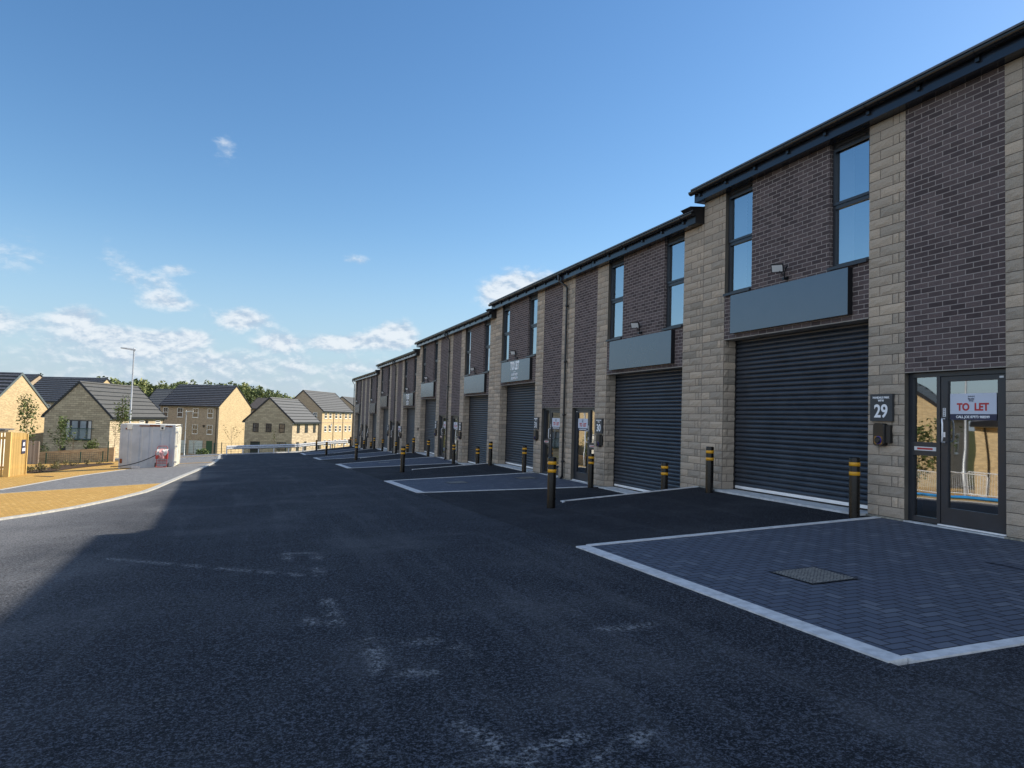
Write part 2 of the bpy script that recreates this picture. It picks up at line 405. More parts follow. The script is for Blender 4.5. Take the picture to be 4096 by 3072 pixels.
# ---------------------------------------------------------------- ground height
def lerp(a, b, t): return a+(b-a)*t
def interp(x, xs, ys):
    if x <= xs[0]: return ys[0]
    for i in range(len(xs)-1):
        if x <= xs[i+1]: return lerp(ys[i], ys[i+1], (x-xs[i])/(xs[i+1]-xs[i]))
    return ys[-1]
ZEY = [-60, -10, 3.5, 8.2, 17.25, 21.9, 30.4, 35.4, 44.7, 50.3, 58.9, 65.7, 72, 85, 115, 180, 400, 700, 1500]
ZEZ = [1.5, .15, -.21, -.31, -.61, -.75, -1.02, -1.18, -1.55, -1.75, -2.06, -2.24, -2.55, -3.8, -5.9, -6.4, -2, 6, 10]
BZ = [0, -.45, -.75, -1.2, -1.65]; YB = [12.81+13.88*i for i in range(5)]
MID = [y-6.94 for y in YB]
def ze(y): return interp(y, ZEY, ZEZ)
def zf(y, t):
    w_ = interp(t, [.33, .36], [2.6, .004]); z = BZ[0]-.03
    for i in range(4):
        s = min(1, max(0, (y-YB[i])/w_*.5+.5)); z += (BZ[i+1]-BZ[i])*s*s*(3-2*s)
    if y > YB[4]: z = lerp(z, ze(y), min(1, (y-YB[4])/6))
    return z
def G(x, y):
    e = ze(y)
    if x >= 3.88:
        t = min(1, (x-3.88)/4.97); return lerp(e, zf(y, t), t)
    if x > -2.3: return e+.045*(x-3.88)
    b = e-.2781
    if x > -14: return b+.06*(x+2.3)
    if x > -60: return b-.702+.02*(x+14)
    return b-1.622
def Gb(b):
    lo = YB[b-1]+.006 if b > 0 else -30; hi = YB[b]-.006
    return lambda x, y: G(x, min(max(y, lo), hi)) if b < 4 or y < YB[4] else G(x, y)
def patch(name, poly, step, dz, mat, kind='structure', zfun=G, parent=None, thick=None):
    bm = bmesh.new(); vs = [bm.verts.new((x, y, 0)) for x, y in poly]; bm.faces.new(vs)
    sx, sy = step
    x0, x1 = min(p[0] for p in poly), max(p[0] for p in poly); y0, y1 = min(p[1] for p in poly), max(p[1] for p in poly)
    def cut(co, no):
        g = list(bm.verts)+list(bm.edges)+list(bm.faces); bmesh.ops.bisect_plane(bm, geom=g, plane_co=co, plane_no=no, dist=1e-6)
    xs = [x for x in (-14, -2.3, 3.88, 5.52, 5.58, 5.67) if x0 < x < x1]
    k = math.ceil(x0/sx)
    while k*sx < x1: xs.append(k*sx); k += 1
    for x in xs: cut((x, 0, 0), (1, 0, 0))
    k = math.ceil(y0/sy)
    while k*sy < y1: cut((0, k*sy, 0), (0, 1, 0)); k += 1
    for v in bm.verts: v.co.z = zfun(v.co.x, v.co.y)+dz
    bmesh.ops.recalc_face_normals(bm, faces=bm.faces)
    if sum(f.normal.z for f in bm.faces) < 0: bmesh.ops.reverse_faces(bm, faces=bm.faces)
    me = bpy.data.meshes.new(name); bm.to_mesh(me); bm.free(); me.materials.append(MATS[mat])
    for p in me.polygons: p.use_smooth = True
    o = bpy.data.objects.new(name, me); COL.objects.link(o)
    if kind: o['kind'] = kind
    if parent: o.parent = parent
    return o
def strip(mb, pts, wd, h, down=.08, zfun=G, seg=1., gap=0, tint=None):     # kerb strip following the ground, pts = centreline
    out = []
    for a, b in zip(pts, pts[1:]):
        n = max(1, round(math.dist(a, b)/seg))
        for i in range(n): out.append((lerp(a[0], b[0], i/n), lerp(a[1], b[1], i/n)))
    out.append(pts[-1]); L = []
    for i, p in enumerate(out):
        a = out[max(0, i-1)]; b = out[min(len(out)-1, i+1)]; dx_, dy_ = b[0]-a[0], b[1]-a[1]; l = math.hypot(dx_, dy_); nx, ny = -dy_/l*wd/2, dx_/l*wd/2
        L.append(((p[0]+nx, p[1]+ny), (p[0]-nx, p[1]-ny)))
    for i in range(len(L)-1):
        (a0, a1), (b0, b1) = L[i], L[i+1]
        def P(q, dz): return (q[0], q[1], zfun(*q)+dz)
        g = gap/2/seg
        def mid(p, q, t): return (lerp(p[0], q[0], t), lerp(p[1], q[1], t))
        A0, A1, B0, B1 = mid(a0, b0, g), mid(a1, b1, g), mid(a0, b0, 1-g), mid(a1, b1, 1-g)
        v = [P(A0, -down), P(A1, -down), P(B1, -down), P(B0, -down), P(A0, h), P(A1, h), P(B1, h), P(B0, h)]
        mb.mesh(v, [(4, 5, 6, 7), (0, 1, 5, 4), (1, 2, 6, 5), (2, 3, 7, 6), (3, 0, 4, 7)], rng.random())
def rect(x0, x1, y0, y1): return [(x0, y0), (x1, y0), (x1, y1), (x0, y1)]

# ---------------------------------------------------------------- ground surfaces
gx = [-1500, -900, -500, -300, -200, -140, -100, -80]+list(range(-60, -14, 4))+[-14, -12, -10, -8, -6, -4, -2.3, -1, 0, 1, 2, 3, 3.2, 8.95, 9.2, 12, 16, 20, 26, 34, 44, 60, 90, 140, 220, 350, 600, 1000, 1500]
gy = [-400, -200, -100, -60, -30, -20, -10, -5, 0, 3.5, 6, 8.2]+list(range(10, 132, 3))+[140, 160, 180, 220, 260, 300, 350, 400, 500, 700, 1000, 1500]
mb = MB(); vs = []
for y in gy:
    for x in gx:
        z = G(x, y)-.13
        if 3.1 < x < 16 and -12 < y < 68: z -= .9
        if 3.1 < x and 68 <= y <= 75: z -= .3
        vs.append((x, y, z))
nx = len(gx)
mb.mesh(vs, [(j*nx+i, j*nx+i+1, (j+1)*nx+i+1, (j+1)*nx+i) for j in range(len(gy)-1) for i in range(nx-1)], smooth=True)
tag(mb.build('ground', 'grass_ground'), kind='structure')
KERB = [(-24, 7.5), (-16, 8.2), (-10.5, 10.2), (-7.6, 12.6), (-5.9, 14.6), (-4.577, 16.6), (-4.124, 17.33), (-3.64, 18.4), (-3.13, 20.2), (-2.78, 22.), (-2.68, 23.4), (-2.61, 25.6), (-2.54, 27.6), (-2.45, 30.4), (-2.34, 33.), (-2.25, 36.), (-2.19, 41), (-2.13, 47), (-2.2, 54), (-2.42, 60.7), (-2.6, 64.6)]
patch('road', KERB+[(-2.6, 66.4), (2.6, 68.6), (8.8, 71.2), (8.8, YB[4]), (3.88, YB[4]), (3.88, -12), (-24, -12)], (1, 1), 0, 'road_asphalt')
mb = MB(); strip(mb, [(x+.0, y) for x, y in KERB], .19, .035, gap=.012, seg=.9)
tag(mb.build('road_kerb', 'sunlit_concrete'), kind='structure')
E1 = [(-2.7, 25.99), (-4.44, 25.79), (-5.78, 25.57), (-7, 25.2), (-10, 24.4), (-14, 23.2), (-24, 20)]
E2 = [(-6.1, 41.0), (-6.9, 35.4), (-7.31, 30.87), (-7.6, 27.35), (-9.2, 25.4), (-14, 24.2), (-24, 21)]
inner = [(x-.02, y) for x, y in KERB]
patch('near_paving', inner[:11]+[(-2.62, 25.99)]+E1[1:], (1, 1), .012, 'yellow_paving')
patch('grey_paving', [(-2.62, 25.99)]+inner[12:20]+[(-5.5, 61.0), (-5.6, 52)]+E2+E1[::-1][:-1], (1, 1), .008, 'light_grey_paving')
patch('far_paving', [(-6.1, 41.0), (-5.6, 52), (-5.5, 61.), (-8.5, 60.8), (-15.2, 62.4), (-24, 62), (-24, 21), (-14, 24.2), (-9.2, 25.4), (-7.6, 27.35), (-7.31, 30.87), (-6.9, 35.4)], (1, 1), .006, 'yellow_paving')
patch('paving_band', [(-2.2, 47.6), (-5.7, 48.4), (-5.7, 47.7), (-2.2, 46.9)], (1, 1), .016, 'yellow_paving')
mb = MB(); strip(mb, E2[:6], .14, .02); strip(mb, E1[:5], .05, .022, seg=.8)
tag(mb.build('paving_edging', 'sunlit_concrete'), kind='structure')
patch('planting_bed', [(-11.9, 44.6), (-10.47, 42.8), (-9.9, 44.4), (-9.75, 48.), (-8.6, 54), (-9.4, 57.5), (-12.5, 58), (-11.9, 49.4)], (1, 1), .03, 'soil')
patch('gravel_verge', [(-2.5, 61.2), (-2.7, 66.5), (-11, 67), (-8.5, 60.8), (-5.5, 61)], (1, 1), .02, 'gravel')
mb = MB(); strip(mb, [(-2.5, 61.1), (-5.5, 61.0), (-8.5, 60.9)], .12, .06); strip(mb, [(-2.7, 66.4), (-11, 66.9)], .25, .12)
tag(mb.build('verge_kerb', 'kerb_concrete'), kind='structure')
mb = MB()
for k in range(5): 
    a = (-9.22+1.2*k/5, 38.0-2.34*k/5); b = (-9.22+1.2*(k+.92)/5, 38.0-2.34*(k+.92)/5)
    strip(mb, [a, b], .12, .02, seg=2)
o = mb.build('drain_channel', 'dark_side'); tag(o, 'long narrow slotted drain channel set in the yellow block paving', 'drain')
# forecourt of each block: new asphalt either side of a paved bay
for b in range(5):
    zfun = Gb(b); y0 = (YB[b]-13.88); y1 = YB[b]; m = MID[b]; w2 = 2.35
    if b == 0: y0 = -12
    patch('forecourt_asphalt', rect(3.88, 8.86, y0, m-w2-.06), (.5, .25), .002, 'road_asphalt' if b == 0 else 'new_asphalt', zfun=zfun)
    patch('forecourt_asphalt', rect(3.88, 8.86, m+w2+.06, y1), (.5, .25), .002, 'new_asphalt', zfun=zfun)
    patch('paved_bay', rect(3.88+.13, 8.86, m-w2+.06, m+w2-.06), (.5, .5), .006, 'grey_paving', zfun=zfun)
    mb = MB(); strip(mb, [(3.88+.065, m-w2), (3.88+.065, m+w2)], .16 if b == 0 else .2, .014, zfun=zfun, seg=.92, gap=.006)
    for y in (m-w2, m+w2): strip(mb, [(4.03, y), (8.80, y)], .11, .014, zfun=zfun, seg=.92, gap=.006)
    tag(mb.build('bay_edging', 'kerb_concrete'), kind='structure')
mb = MB()
for b in range(4):       # edging that holds up the higher forecourt at each step
    zfun = Gb(b); strip(mb, [(5.68, YB[b]+.0), (8.80, YB[b]+.0)], .05, .02, .55, zfun=zfun, seg=.12)
    strip(mb, [(5.68, YB[b]+.02), (5.68, YB[b]-.14)], .05, .02, .3, zfun=zfun)
tag(mb.build('retaining_edging', 'kerb_concrete'), kind='structure')
mb = MB()
mb.mesh([(x, y, Gb(0)(x, y)+.013) for x, y in ((4.98, 5.40), (5.53, 5.36), (5.56, 5.98), (5.0, 6.02))], [(0, 1, 2, 3)])
mb2 = MB()
def manhole(cx, cy, b, lab, mt='manhole_cover'):
    t = empty('manhole_cover', (cx, cy, Gb(b)(cx, cy))); z = Gb(b)
    f = MB(); f.mesh([(x-cx, y-cy, z(x, y)-z(cx, cy)+.015) for x, y in ((cx-.27, cy-.29), (cx+.27, cy-.29), (cx+.27, cy+.29), (cx-.27, cy+.29))], [(0, 1, 2, 3)])
    f.build('cover_plate', mt, t)
    g = MB()
    for (x0, x1, ya, yb_) in ((-.285, .285, -.305, -.29), (-.285, .285, .29, .305), (-.285, -.27, -.29, .29), (.27, .285, -.29, .29)):
        g.mesh([(x, y, z(cx+x, cy+y)-z(cx, cy)+.018) for x, y in ((x0, ya), (x1, ya), (x1, yb_), (x0, yb_))], [(0, 1, 2, 3)])
    if mt == 'manhole_cover': g.build('cover_frame', 'dark_side', t)
    tag(t, lab, 'manhole cover', 'manhole covers in the paved bays')
manhole(5.26, 5.69, 0, 'square rusty chequered cover in the nearest paved bay, close to its front edge')
manhole(7.6, 5.2, 0, 'recessed block filled cover in the nearest paved bay, close to door 29', 'grey_paving')
manhole(5.6, 20.1, 1, 'dark cover in the second paved bay, by doors 30 and 31, near its front edge')
manhole(7.9, 20.5, 1, 'dark cover in the second paved bay, close to the doors 30 and 31')
manhole(5.9, 34.2, 2, 'dark cover in the third paved bay, the one in front of doors 32 and 33')
manhole(5.8, 47.6, 3, 'dark cover in the fourth paved bay from the camera')
manhole(6.2, 61.4, 4, 'dark cover in the farthest paved bay, near the guard rail')

# ---------------------------------------------------------------- split-face stonework
def stone_face(mb, O, U, N, width, z0, z1, seed, flip=False, proud=.009):
    O, U, N = Vector(O), Vector(U), Vector(N); r = random.Random(seed)
    nc = round((z1-z0)/.15)
    for c in range(nc):
        za = z0+c*.15; odd = (c+round(z0/.15)) % 2
        cuts = [0.]
        seq = [.45, .225] if not odd else [.11, .11, .45]
        if width > 1.2: seq = [.45, .45, .225, .45] if not odd else [.225, .45, .45, .45]
        elif width > .85: seq = [.45, .225, .45] if not odd else [.225, .45, .225]
        if width < .42: seq = [width] if not odd else [.11, width]
        i = 0
        while cuts[-1] < width-.13 and i < 8: cuts.append(min(width, cuts[-1]+seq[i % len(seq)])); i += 1
        if cuts[-1] < width: cuts[-1] = width
        if flip: cuts = [width-x for x in cuts][::-1]
        for a, b in zip(cuts, cuts[1:]):
            t = min(1, max(0, r.gauss(.5, .20))); g = .0045; d0 = r.uniform(0, .006)
            nxn, nzn = (5 if b-a > .3 else 3), 3; V = []
            for j in range(nzn+1):
                for i2 in range(nxn+1):
                    u = a+g+(b-a-2*g)*i2/nxn; z = za+g+(.15-2*g)*j/nzn
                    edge = i2 in (0, nxn) or j in (0, nzn)
                    d = proud*.1+r.uniform(0, .003) if edge else proud+d0+r.uniform(-.005, .008)
                    V.append(O+U*u+N*d+Vector((0, 0, z)))
            k = nxn+1
            fs = [(j*k+i2, j*k+i2+1, (j+1)*k+i2+1, (j+1)*k+i2) for j in range(nzn) for i2 in range(nxn)]
            if U.cross(Vector((0, 0, 1))).dot(N) < 0: fs = [f[::-1] for f in fs]
            mb.mesh(V, fs, t)
def stone_pillar(b, y0, y1, parent, reveal=(), top=6.0, door_side=()):
    z = BZ[b]; mb = MB(); bk = 0
    # mortar core
    mb.box(FX+.005, FX+.354, y0+.006, y1-.006, z-1.0, z+top-.002, .12, mi=1)
    stone_face(mb, (FX, y0, z), (0, 1, 0), (-1, 0, 0), y1-y0, -.9, top, int(y0*97)+b)
    for s in (0, 1):
        yy = (y0, y1)[s]; nn = (0, -1 if s == 0 else 1, 0)
        if s in reveal:
            stone_face(mb, (FX, yy, z), (1, 0, 0), nn, .354, -.3, 3.0, int(yy*131)+5, proud=.007)
    mb.build('stone_pillar', ['stone', 'stone_joint'], parent)
    f = MB(); f.box(FX-.035, FX, y0, y1, z-.9, z-.004); f.build('footing', 'footing', parent)

def window_part(parent, z, y0, y1, za=3.92, zb=6.0):
    X = FX+.075; fr = .055; ztr = z+4.93; Z0, Z1 = z+za, z+zb
    mb = MB()
    mb.box(X, X+.07, y0, y0+fr, Z0, Z1-.07); mb.box(X, X+.07, y1-fr, y1, Z0, Z1-.07)
    mb.box(X, X+.07, y0+fr, y1-fr, Z0, Z0+fr); mb.box(X, X+.07, y0, y1, Z1-.07, Z1+.02)
    mb.box(X-.004, X+.07, y0+fr, y1-fr, ztr-.03, ztr+.03)
    # opening sash, top light
    a, c = .012, .045
    mb.box(X-.02, X, y0+a, y0+a+c, ztr+.035, Z1-.09); mb.box(X-.02, X, y1-a-c, y1-a, ztr+.035, Z1-.09)
    mb.box(X-.02, X, y0+a+c, y1-a-c, ztr+.035, ztr+.035+c); mb.box(X-.02, X, y0+a+c, y1-a-c, Z1-.135, Z1-.09)
    mb.box(X-.028, X-.004, y0+.12, y1-.12, Z1-.055, Z1-.03)    # trickle vent
    wdw = mb.build('window', 'anthracite', parent)
    for (p, q) in ((Z0+fr, ztr-.03), (ztr+.03, Z1-.07)):
        g = MB(); g.face([(X+.03, y1-fr, p), (X+.03, y0+fr, p), (X+.03, y0+fr, q), (X+.03, y1-fr, q)])
        g.build('pane', 'window_glass', wdw)
    s = MB(); s.box(FX-.045, X+.01, y0-.0, y1+.0, Z0-.035, Z0-.002); s.box(FX-.052, FX-.045, y0, y1, Z0-.05, Z0-.002); s.build('sill', 'anthracite', wdw)
    r = MB(); r.box(X+.08, X+.42, y1-.03, y1-.005, Z0, Z1); r.box(X+.08, X+.42, y0+.005, y0+.03, Z0, Z1); r.box(X+.08, X+.42, y0+.03, y1-.03, Z0-.02, Z0)
    r.build('inner_reveal', 'room_light', wdw)
    return wdw

def shutter_part(parent, z, y0, y1):
    X = FX+.30; mb = MB(); n = 33; p = 3.0/n*.992; prof = []
    for i in range(n):
        za = z+.075+i*(2.93/n); h = 2.93/n
        for k, (dz_, dx_) in enumerate(((0, .010), (.03, -.002), (.10, -.014), (.28, -.024), (.5, -.027), (.70, -.022), (.85, -.010), (.92, .006), (.97, .012))):
            prof.append((X+dx_, za+dz_*h))
    vs = [(x, y, zz) for x, zz in prof for y in (y1-.05, y0+.05)]
    mb.mesh(vs, [(2*i, 2*i+1, 2*i+3, 2*i+2) for i in range(len(prof)-1)], smooth=False)
    s = mb.build('shutter', 'anthracite_shutter', parent)
    for ya_ in (y0, y1-.055): g = MB(); g.box(X-.03, X+.05, ya_, ya_+.055, z, z+3.0); g.build('guide_rail', 'dark_side', s)
    g = MB(); g.box(X-.022, X+.02, y0+.055, y1-.055, z+.028, z+.082); g.box(X-.028, X-.022, y0+.055, y1-.055, z+.05, z+.056); g.build('bottom_bar', 'silver', s)
    g = MB(); g.box(X-.012, X+.01, y0+.055, y1-.055, z+.002, z+.028); g.build('rubber_seal', 'rubber', s)
    ap = MB(); ap.box(FX-.17, FX+.33, y0+.004, y1-.004, z-.5, z-.004); ap.build('threshold', 'concrete', parent)

def door_part(parent, z, y0, y1, s):
    # s=+1: leaf at low y, sidelight at high y.  s=-1 mirrored
    X = FX+.085; H = 2.10; fr = .06
    Y = (lambda v: y0+v) if s > 0 else (lambda v: y1-v)      # v measured from the leaf-side jamb
    W = y1-y0
    def B(mb, v0, v1, za, zb, xa=0., xb=.06):
        a, b = sorted((Y(v0), Y(v1))); mb.box(X+xa, X+xb, a, b, z+za, z+zb)
    mb = MB(); lw = .98
    B(mb, 0, fr, 0, H); B(mb, W-fr, W, 0, H); B(mb, lw, lw+.055, 0, H-fr); B(mb, fr, lw, H-fr, H); B(mb, lw, W-fr, H-fr, H)
    B(mb, lw+.055, W-fr, 0, .07); B(mb, lw+.055, W-fr, .93, 1.12)
    B(mb, W, W+.02, -.05, H, -.01, .05)
    fo = mb.build('door_frame', 'anthracite', parent)
    mb = MB()
    B(mb, fr+.008, fr+.11, .02, H-fr-.008, .008, .05); B(mb, lw-.11, lw-.008, .02, H-fr-.008, .008, .05)
    B(mb, fr+.11, lw-.11, .02, .24, .008, .05); B(mb, fr+.11, lw-.11, 1.965, H-fr-.008, .008, .05)
    mb.build('door_leaf', 'anthracite', fo)
    def pane(v0, v1, za, zb):
        a, b = sorted((Y(v0), Y(v1))); g = MB(); g.face([(X+.035, b, z+za), (X+.035, a, z+za), (X+.035, a, z+zb), (X+.035, b, z+zb)]); g.build('door_glass', 'door_glass', fo)
    pane(fr+.11, lw-.11, .24, 1.965); pane(lw+.055, W-fr, .07, .93); pane(lw+.055, W-fr, 1.12, H-fr)
    h = MB(); v = lw-.06; r_ = .011
    pts = [(X+.008, Y(v), z+1.13), (X-.04, Y(v-.0), z+1.13), (X-.065, Y(v-.02), z+1.15), (X-.07, Y(v-.03), z+1.2), (X-.07, Y(v-.03), z+1.38), (X-.065, Y(v-.02), z+1.43), (X-.04, Y(v), z+1.45), (X+.008, Y(v), z+1.45)]
    h.tube(pts, r_, 8); h.build('pull_handle', 'silver', fo)
    l = MB(); a, b = sorted((Y(lw+.06), Y(W-fr-.03))); l.box(X-.006, X, a, b, z+1.0, z+1.055)
    l.box(X-.009, X-.006, a+.05, b-.05, z+1.015, z+1.04, mi=1); l.build('letter_box', ['white_plastic', 'poster_red'], fo)
    l = MB(); a, b = sorted((Y(v-.022), Y(v+.022))); l.box(X+.004, X+.008, a, b, z+1.48, z+1.60); l.build('push_sticker', 'white_plastic', fo)
    if z > -.5:
        l = MB()
        for i, ch in enumerate('PUSH'): text_on_facade(l, ch, X+.003, Y(v), z+1.583-i*.029, .028, .0006)
        l.build('lettering', 'dark_side', fo)
    l = MB(); a, b = sorted((Y(v-.014), Y(v+.014))); l.box(X+.004, X+.008, a, b, z+1.2, z+1.27); l.build('lock_plate', 'silver', fo)
    th = MB(); a, b = sorted((Y(fr*.4), Y(lw))); th.box(X-.05, X+.0, a, b, z-.005, z+.012); th.build('door_threshold', 'silver', fo)
    st = MB(); a, b = sorted((Y(fr+.03), Y(fr+.085))); st.box(X+.005, X+.008, a, b, z+1.985, z+2.01); st.build('maker_sticker', 'white_plastic', fo)
    ap = MB(); ap.box(FX-.03, X-.002, y0+.002, y1-.002, z-.5, z-.012); ap.build('threshold', 'concrete', parent)

def block(b):
    z = BZ[b]; mid = MID[b]; y0, y1 = YB[b]-13.88, YB[b]
    lab = ['nearest two storey block of the terrace, with shutter and glazed door of unit 29',
           'second block of the terrace, one step down, between units 30 and 31 with a downpipe',
           'third block of the terrace, units 32 and 33, with two blank pale boards',
           'fourth block of the terrace, whose board over the near shutter reads TO LET',
           'farthest block of the terrace, ending at the guard rail, with orange glowing boards'][b]
    T = empty('terrace_building', (FX, y0, z)); tag(T, lab, 'building', 'stepped blocks of the terrace of workshops')
    O = (FX, y0, z)
    P = T
    def part_world(): pass
    # pillars
    stone_pillar(b, mid-.455, mid+.455, P)
    for s in (1, -1):
        def yy(v0, v1): return tuple(sorted((mid+s*v0, mid+s*v1)))
        a, c = yy(1.93, 2.59); stone_pillar(b, a, c, P, reveal=(1,) if s > 0 else (0,))
        a, c = yy(6.20, 6.94); stone_pillar(b, a, c, P, reveal=(0,) if s > 0 else (1,))
        # door bay
        a, c = yy(.455, 1.93)
        m = MB(); m.box(FX+.001, FX+.35, a, c, z+2.12, z+5.998); m.build('brick_panel', 'dark_brick', P)
        m = MB(); m.box(FX-.004, FX+.08, a, c, z+2.108, z+2.12); m.build('lintel', 'lintel_metal', P)
        door_part(P, z, a, c, s)
        m = MB(); e0, e1 = (c, c) if s > 0 else (a, a)
        # shutter bay
        a, c = yy(2.59, 6.20)
        m = MB(); m.box(FX+.001, FX+.35, a, c, z+3.0, z+3.885); m.box(FX+.001, FX+.35, a+.82, c-.82, z+3.885, z+5.998)
        m.build('brick_panel', 'dark_brick', P)
        m = MB(); m.box(FX-.006, FX+.30, a+.003, c-.003, z+2.985, z+2.999); m.build('lintel', 'lintel_metal', P)
        window_part(P, z, a+.004, a+.816); window_part(P, z, c-.816, c-.004)
        shutter_part(P, z, a, c)
    # core: party walls, floors, back, so that nothing is hollow from elsewhere
    m = MB()
    for yy_ in (y0+.02, y1-.14): 
        m.box(FX+.36, 22.8, yy_, yy_+.12, z-1, z+6.2)
        m.mesh([(FX+.2, yy_+.06, z+6.2), (22.9, yy_+.06, z+6.2), (16, yy_+.06, z+8.80)], [(0, 1, 2)])
    m.box(22.8, 23.0, y0+.02, y1-.02, z-1, z+6.2); m.box(FX+.36, 22.8, y0+.14, y1-.14, z+2.9, z+3.05); m.box(FX+.36, 22.8, y0+.14, y1-.14, z-.1, z-.02); m.box(FX+.05, 22.8, y0+.14, y1-.14, z+6.02, z+6.08)
    m.build('core_wall', 'core_wall', P)
    # gable parts facing away/near for the end blocks
    if b in (0, 4):
        m = MB(); ye = y1 if b == 4 else y0
        m.box(FX+.36, 23.0, ye-.004 if b == 4 else ye+.004-.02, ye+.012, z-1.5, z+6.2)
        m.mesh([(FX+.36, ye, z+6.2), (23.0, ye, z+6.2), (16, ye, z+8.75)], [(0, 1, 2)]); m.build('end_wall', 'house_stone', P)
    # step wall towards the lower neighbour
    if b < 4:
        m = MB(); m.box(FX+.01, 23, y1-.02, y1-.001, z+5.3, z+6.2); m.mesh([(FX+.3, y1-.001, z+6.2), (23., y1-.001, z+6.2), (16, y1-.001, z+8.75)], [(0, 1, 2)]); m.build('step_wall', 'stone', P)
    # fascia, soffit, gutter
    ya, yb = y0+.10 if b == 0 else y0+.02, y1+.09
    m = MB(); m.box(8.65, 8.67, ya, yb, z+6.0, z+6.2); m.box(8.645, 8.65, MID[b]-1.9, MID[b]-1.895, z+6.0, z+6.2); m.box(8.67, FX+.02, ya, yb, z+6.004, z+6.016); m.box(8.65, FX+.3, yb-.02, yb, z+6.0, z+6.2) 
    m.build('fascia', 'fascia_board', P)
    m = MB(); cx, cz, r = 8.585, z+6.215, .062; N = 10
    arc = [(cx-r*cos(pi*k/N), cz-r*1.05*sin(pi*k/N)) for k in range(N+1)]; arc2 = [(cx-(r-.004)*cos(pi*k/N), cz-(r-.004)*1.05*sin(pi*k/N)) for k in range(N+1)][::-1]
    pr = [(cx-r-.006, cz+.004)]+arc+arc2; n = len(pr); ga, gb = ya, yb+.05
    m.mesh([(x, y, q) for y in (ga, gb) for x, q in pr], [(i, (i+1) % n, n+(i+1) % n, n+i) for i in range(n)], smooth=False)
    for ye in (gb, ga): m.face([(x, ye, q) for x, q in [arc[0]]+arc[1:]])
    k = ya+.45; br = m
    while k < yb:
        rr = r+.007; a3 = [(cx-rr*cos(pi*j/N), cz-rr*1.05*sin(pi*j/N)) for j in range(N+1)]
        w_ = .018
        br.mesh([(x, y, q) for y in (k-w_, k+w_) for x, q in a3], [(j, j+1, N+2+j, N+1+j) for j in range(N)]); 
        for ye in (k-w_, k+w_): br.mesh([(x, ye, q) for x, q in a3]+[(x, ye, q) for x, q in arc], [(j, j+1, N+2+j, N+1+j) for j in range(N)])
        br.box(cx+.03, 8.652, k-.03, k+.03, cz-.13, cz-.04)
        k += .88
    m.build('gutter', 'black_plastic', P)
    # roof, two pitches of interlocking tiles
    m = MB(); nc = 24; xr, zr = 16.0, z+8.85; xe, zev = 8.56, z+6.255
    for side in (0, 1):
        x_e = xe if side == 0 else 23.35
        for i in range(nc):
            t0, t1 = i/nc, (i+1)/nc
            A = (lerp(x_e, xr, t0), lerp(zev, zr, t0)+.03); B_ = (lerp(x_e, xr, t1), lerp(zev, zr, t1))
            m.face([(A[0], ya, A[1]), (A[0], yb+.02, A[1]), (B_[0], yb+.02, B_[1]), (B_[0], ya, B_[1])], rng.random())
            m.face([(A[0], ya, A[1]-.03), (A[0], yb+.02, A[1]-.03), (A[0], yb+.02, A[1]), (A[0], ya, A[1])])
        m.face([(x_e, ya, zev-.012), (x_e, yb+.02, zev-.012), (xr, yb+.02, zr-.03), (xr, ya, zr-.03)])
    for ye in (ya, yb+.02): m.face([(xe, ye, zev-.012), (xe, ye, zev+.03), (xr, ye, zr+.01), (23.35, ye, zev+.03), (23.35, ye, zev-.012), (xr, ye, zr-.05)])
    m.tube([(xr, ya, zr), (xr, yb+.02, zr)], .09, 8)
    m.build('roof', 'roof_tile_dark', P)
    if b > 0:    # stepped flashing box where this lower eave meets the higher block
        m = MB(); yw = y0+.012; 
        m.mesh([(8.63, yw, z+6.0), (8.63, yw+.30, z+6.0), (FX+.02, yw+.30, z+6.0), (FX+.02, yw, z+6.0),
                (8.63, yw, z+6.22), (8.63, yw+.32, z+6.22), (FX+.02, yw+.32, z+6.22), (FX+.02, yw, z+6.22)], [(0, 1, 5, 4), (1, 2, 6, 5), (0, 3, 2, 1), (3, 0, 4, 7)])
        m.mesh([(8.60, yw, z+6.22), (8.60, yw+.33, z+6.22), (FX+.02, yw+.33, z+6.22), (FX+.02, yw, z+6.22),
                (8.50, yw, z+6.34), (8.50, yw+.38, z+6.34), (FX+.02, yw+.38, z+6.38), (FX+.02, yw, z+6.38)], [(0, 1, 5, 4), (1, 2, 6, 5), (4, 5, 6, 7), (3, 0, 4, 7)])
        m.build('flashing', 'black_trim', P)
    if b in (1, 2, 3, 4):
        yp = mid+.0 if b < 4 else y1-.03; xp = 8.775
        if b == 4: yp = y1+.10
        m = MB()
        yt = yp+.02 if b == 4 else yp+.22
        m.tube([(8.585, yt, z+6.2), (8.585, yt, z+6.03), (8.6, yt-.02*(b < 4), z+5.98), (xp-.02, yp+.02, z+5.80), (xp, yp, z+5.74), (xp, yp, z+3), (xp, yp, z+.06)], .034, 12)
        m.tube([(xp, yp, z+.1), (xp, yp, z+.05), (xp-.02, yp+.08, z-.02)], .038, 12)
        m.lathe([(.052, z+6.02), (.052, z+6.2)], (8.585, yt), 12)
        for q in (5.2, 3.5, 1.9, .5): m.lathe([(.034, z+q-.03), (.043, z+q-.03), (.043, z+q+.03), (.034, z+q+.03)], (xp, yp), 12); m.box(xp, FX, yp-.055, yp-.035, z+q-.012, z+q+.012); m.box(xp-.01, FX, yp-.06, yp+.0, z+q-.012, z+q+.012)
        m.build('downpipe', 'black_plastic', P)
    for ch in T.children: ch.location = -Vector(O)
    return T
for b in range(5): block(b)
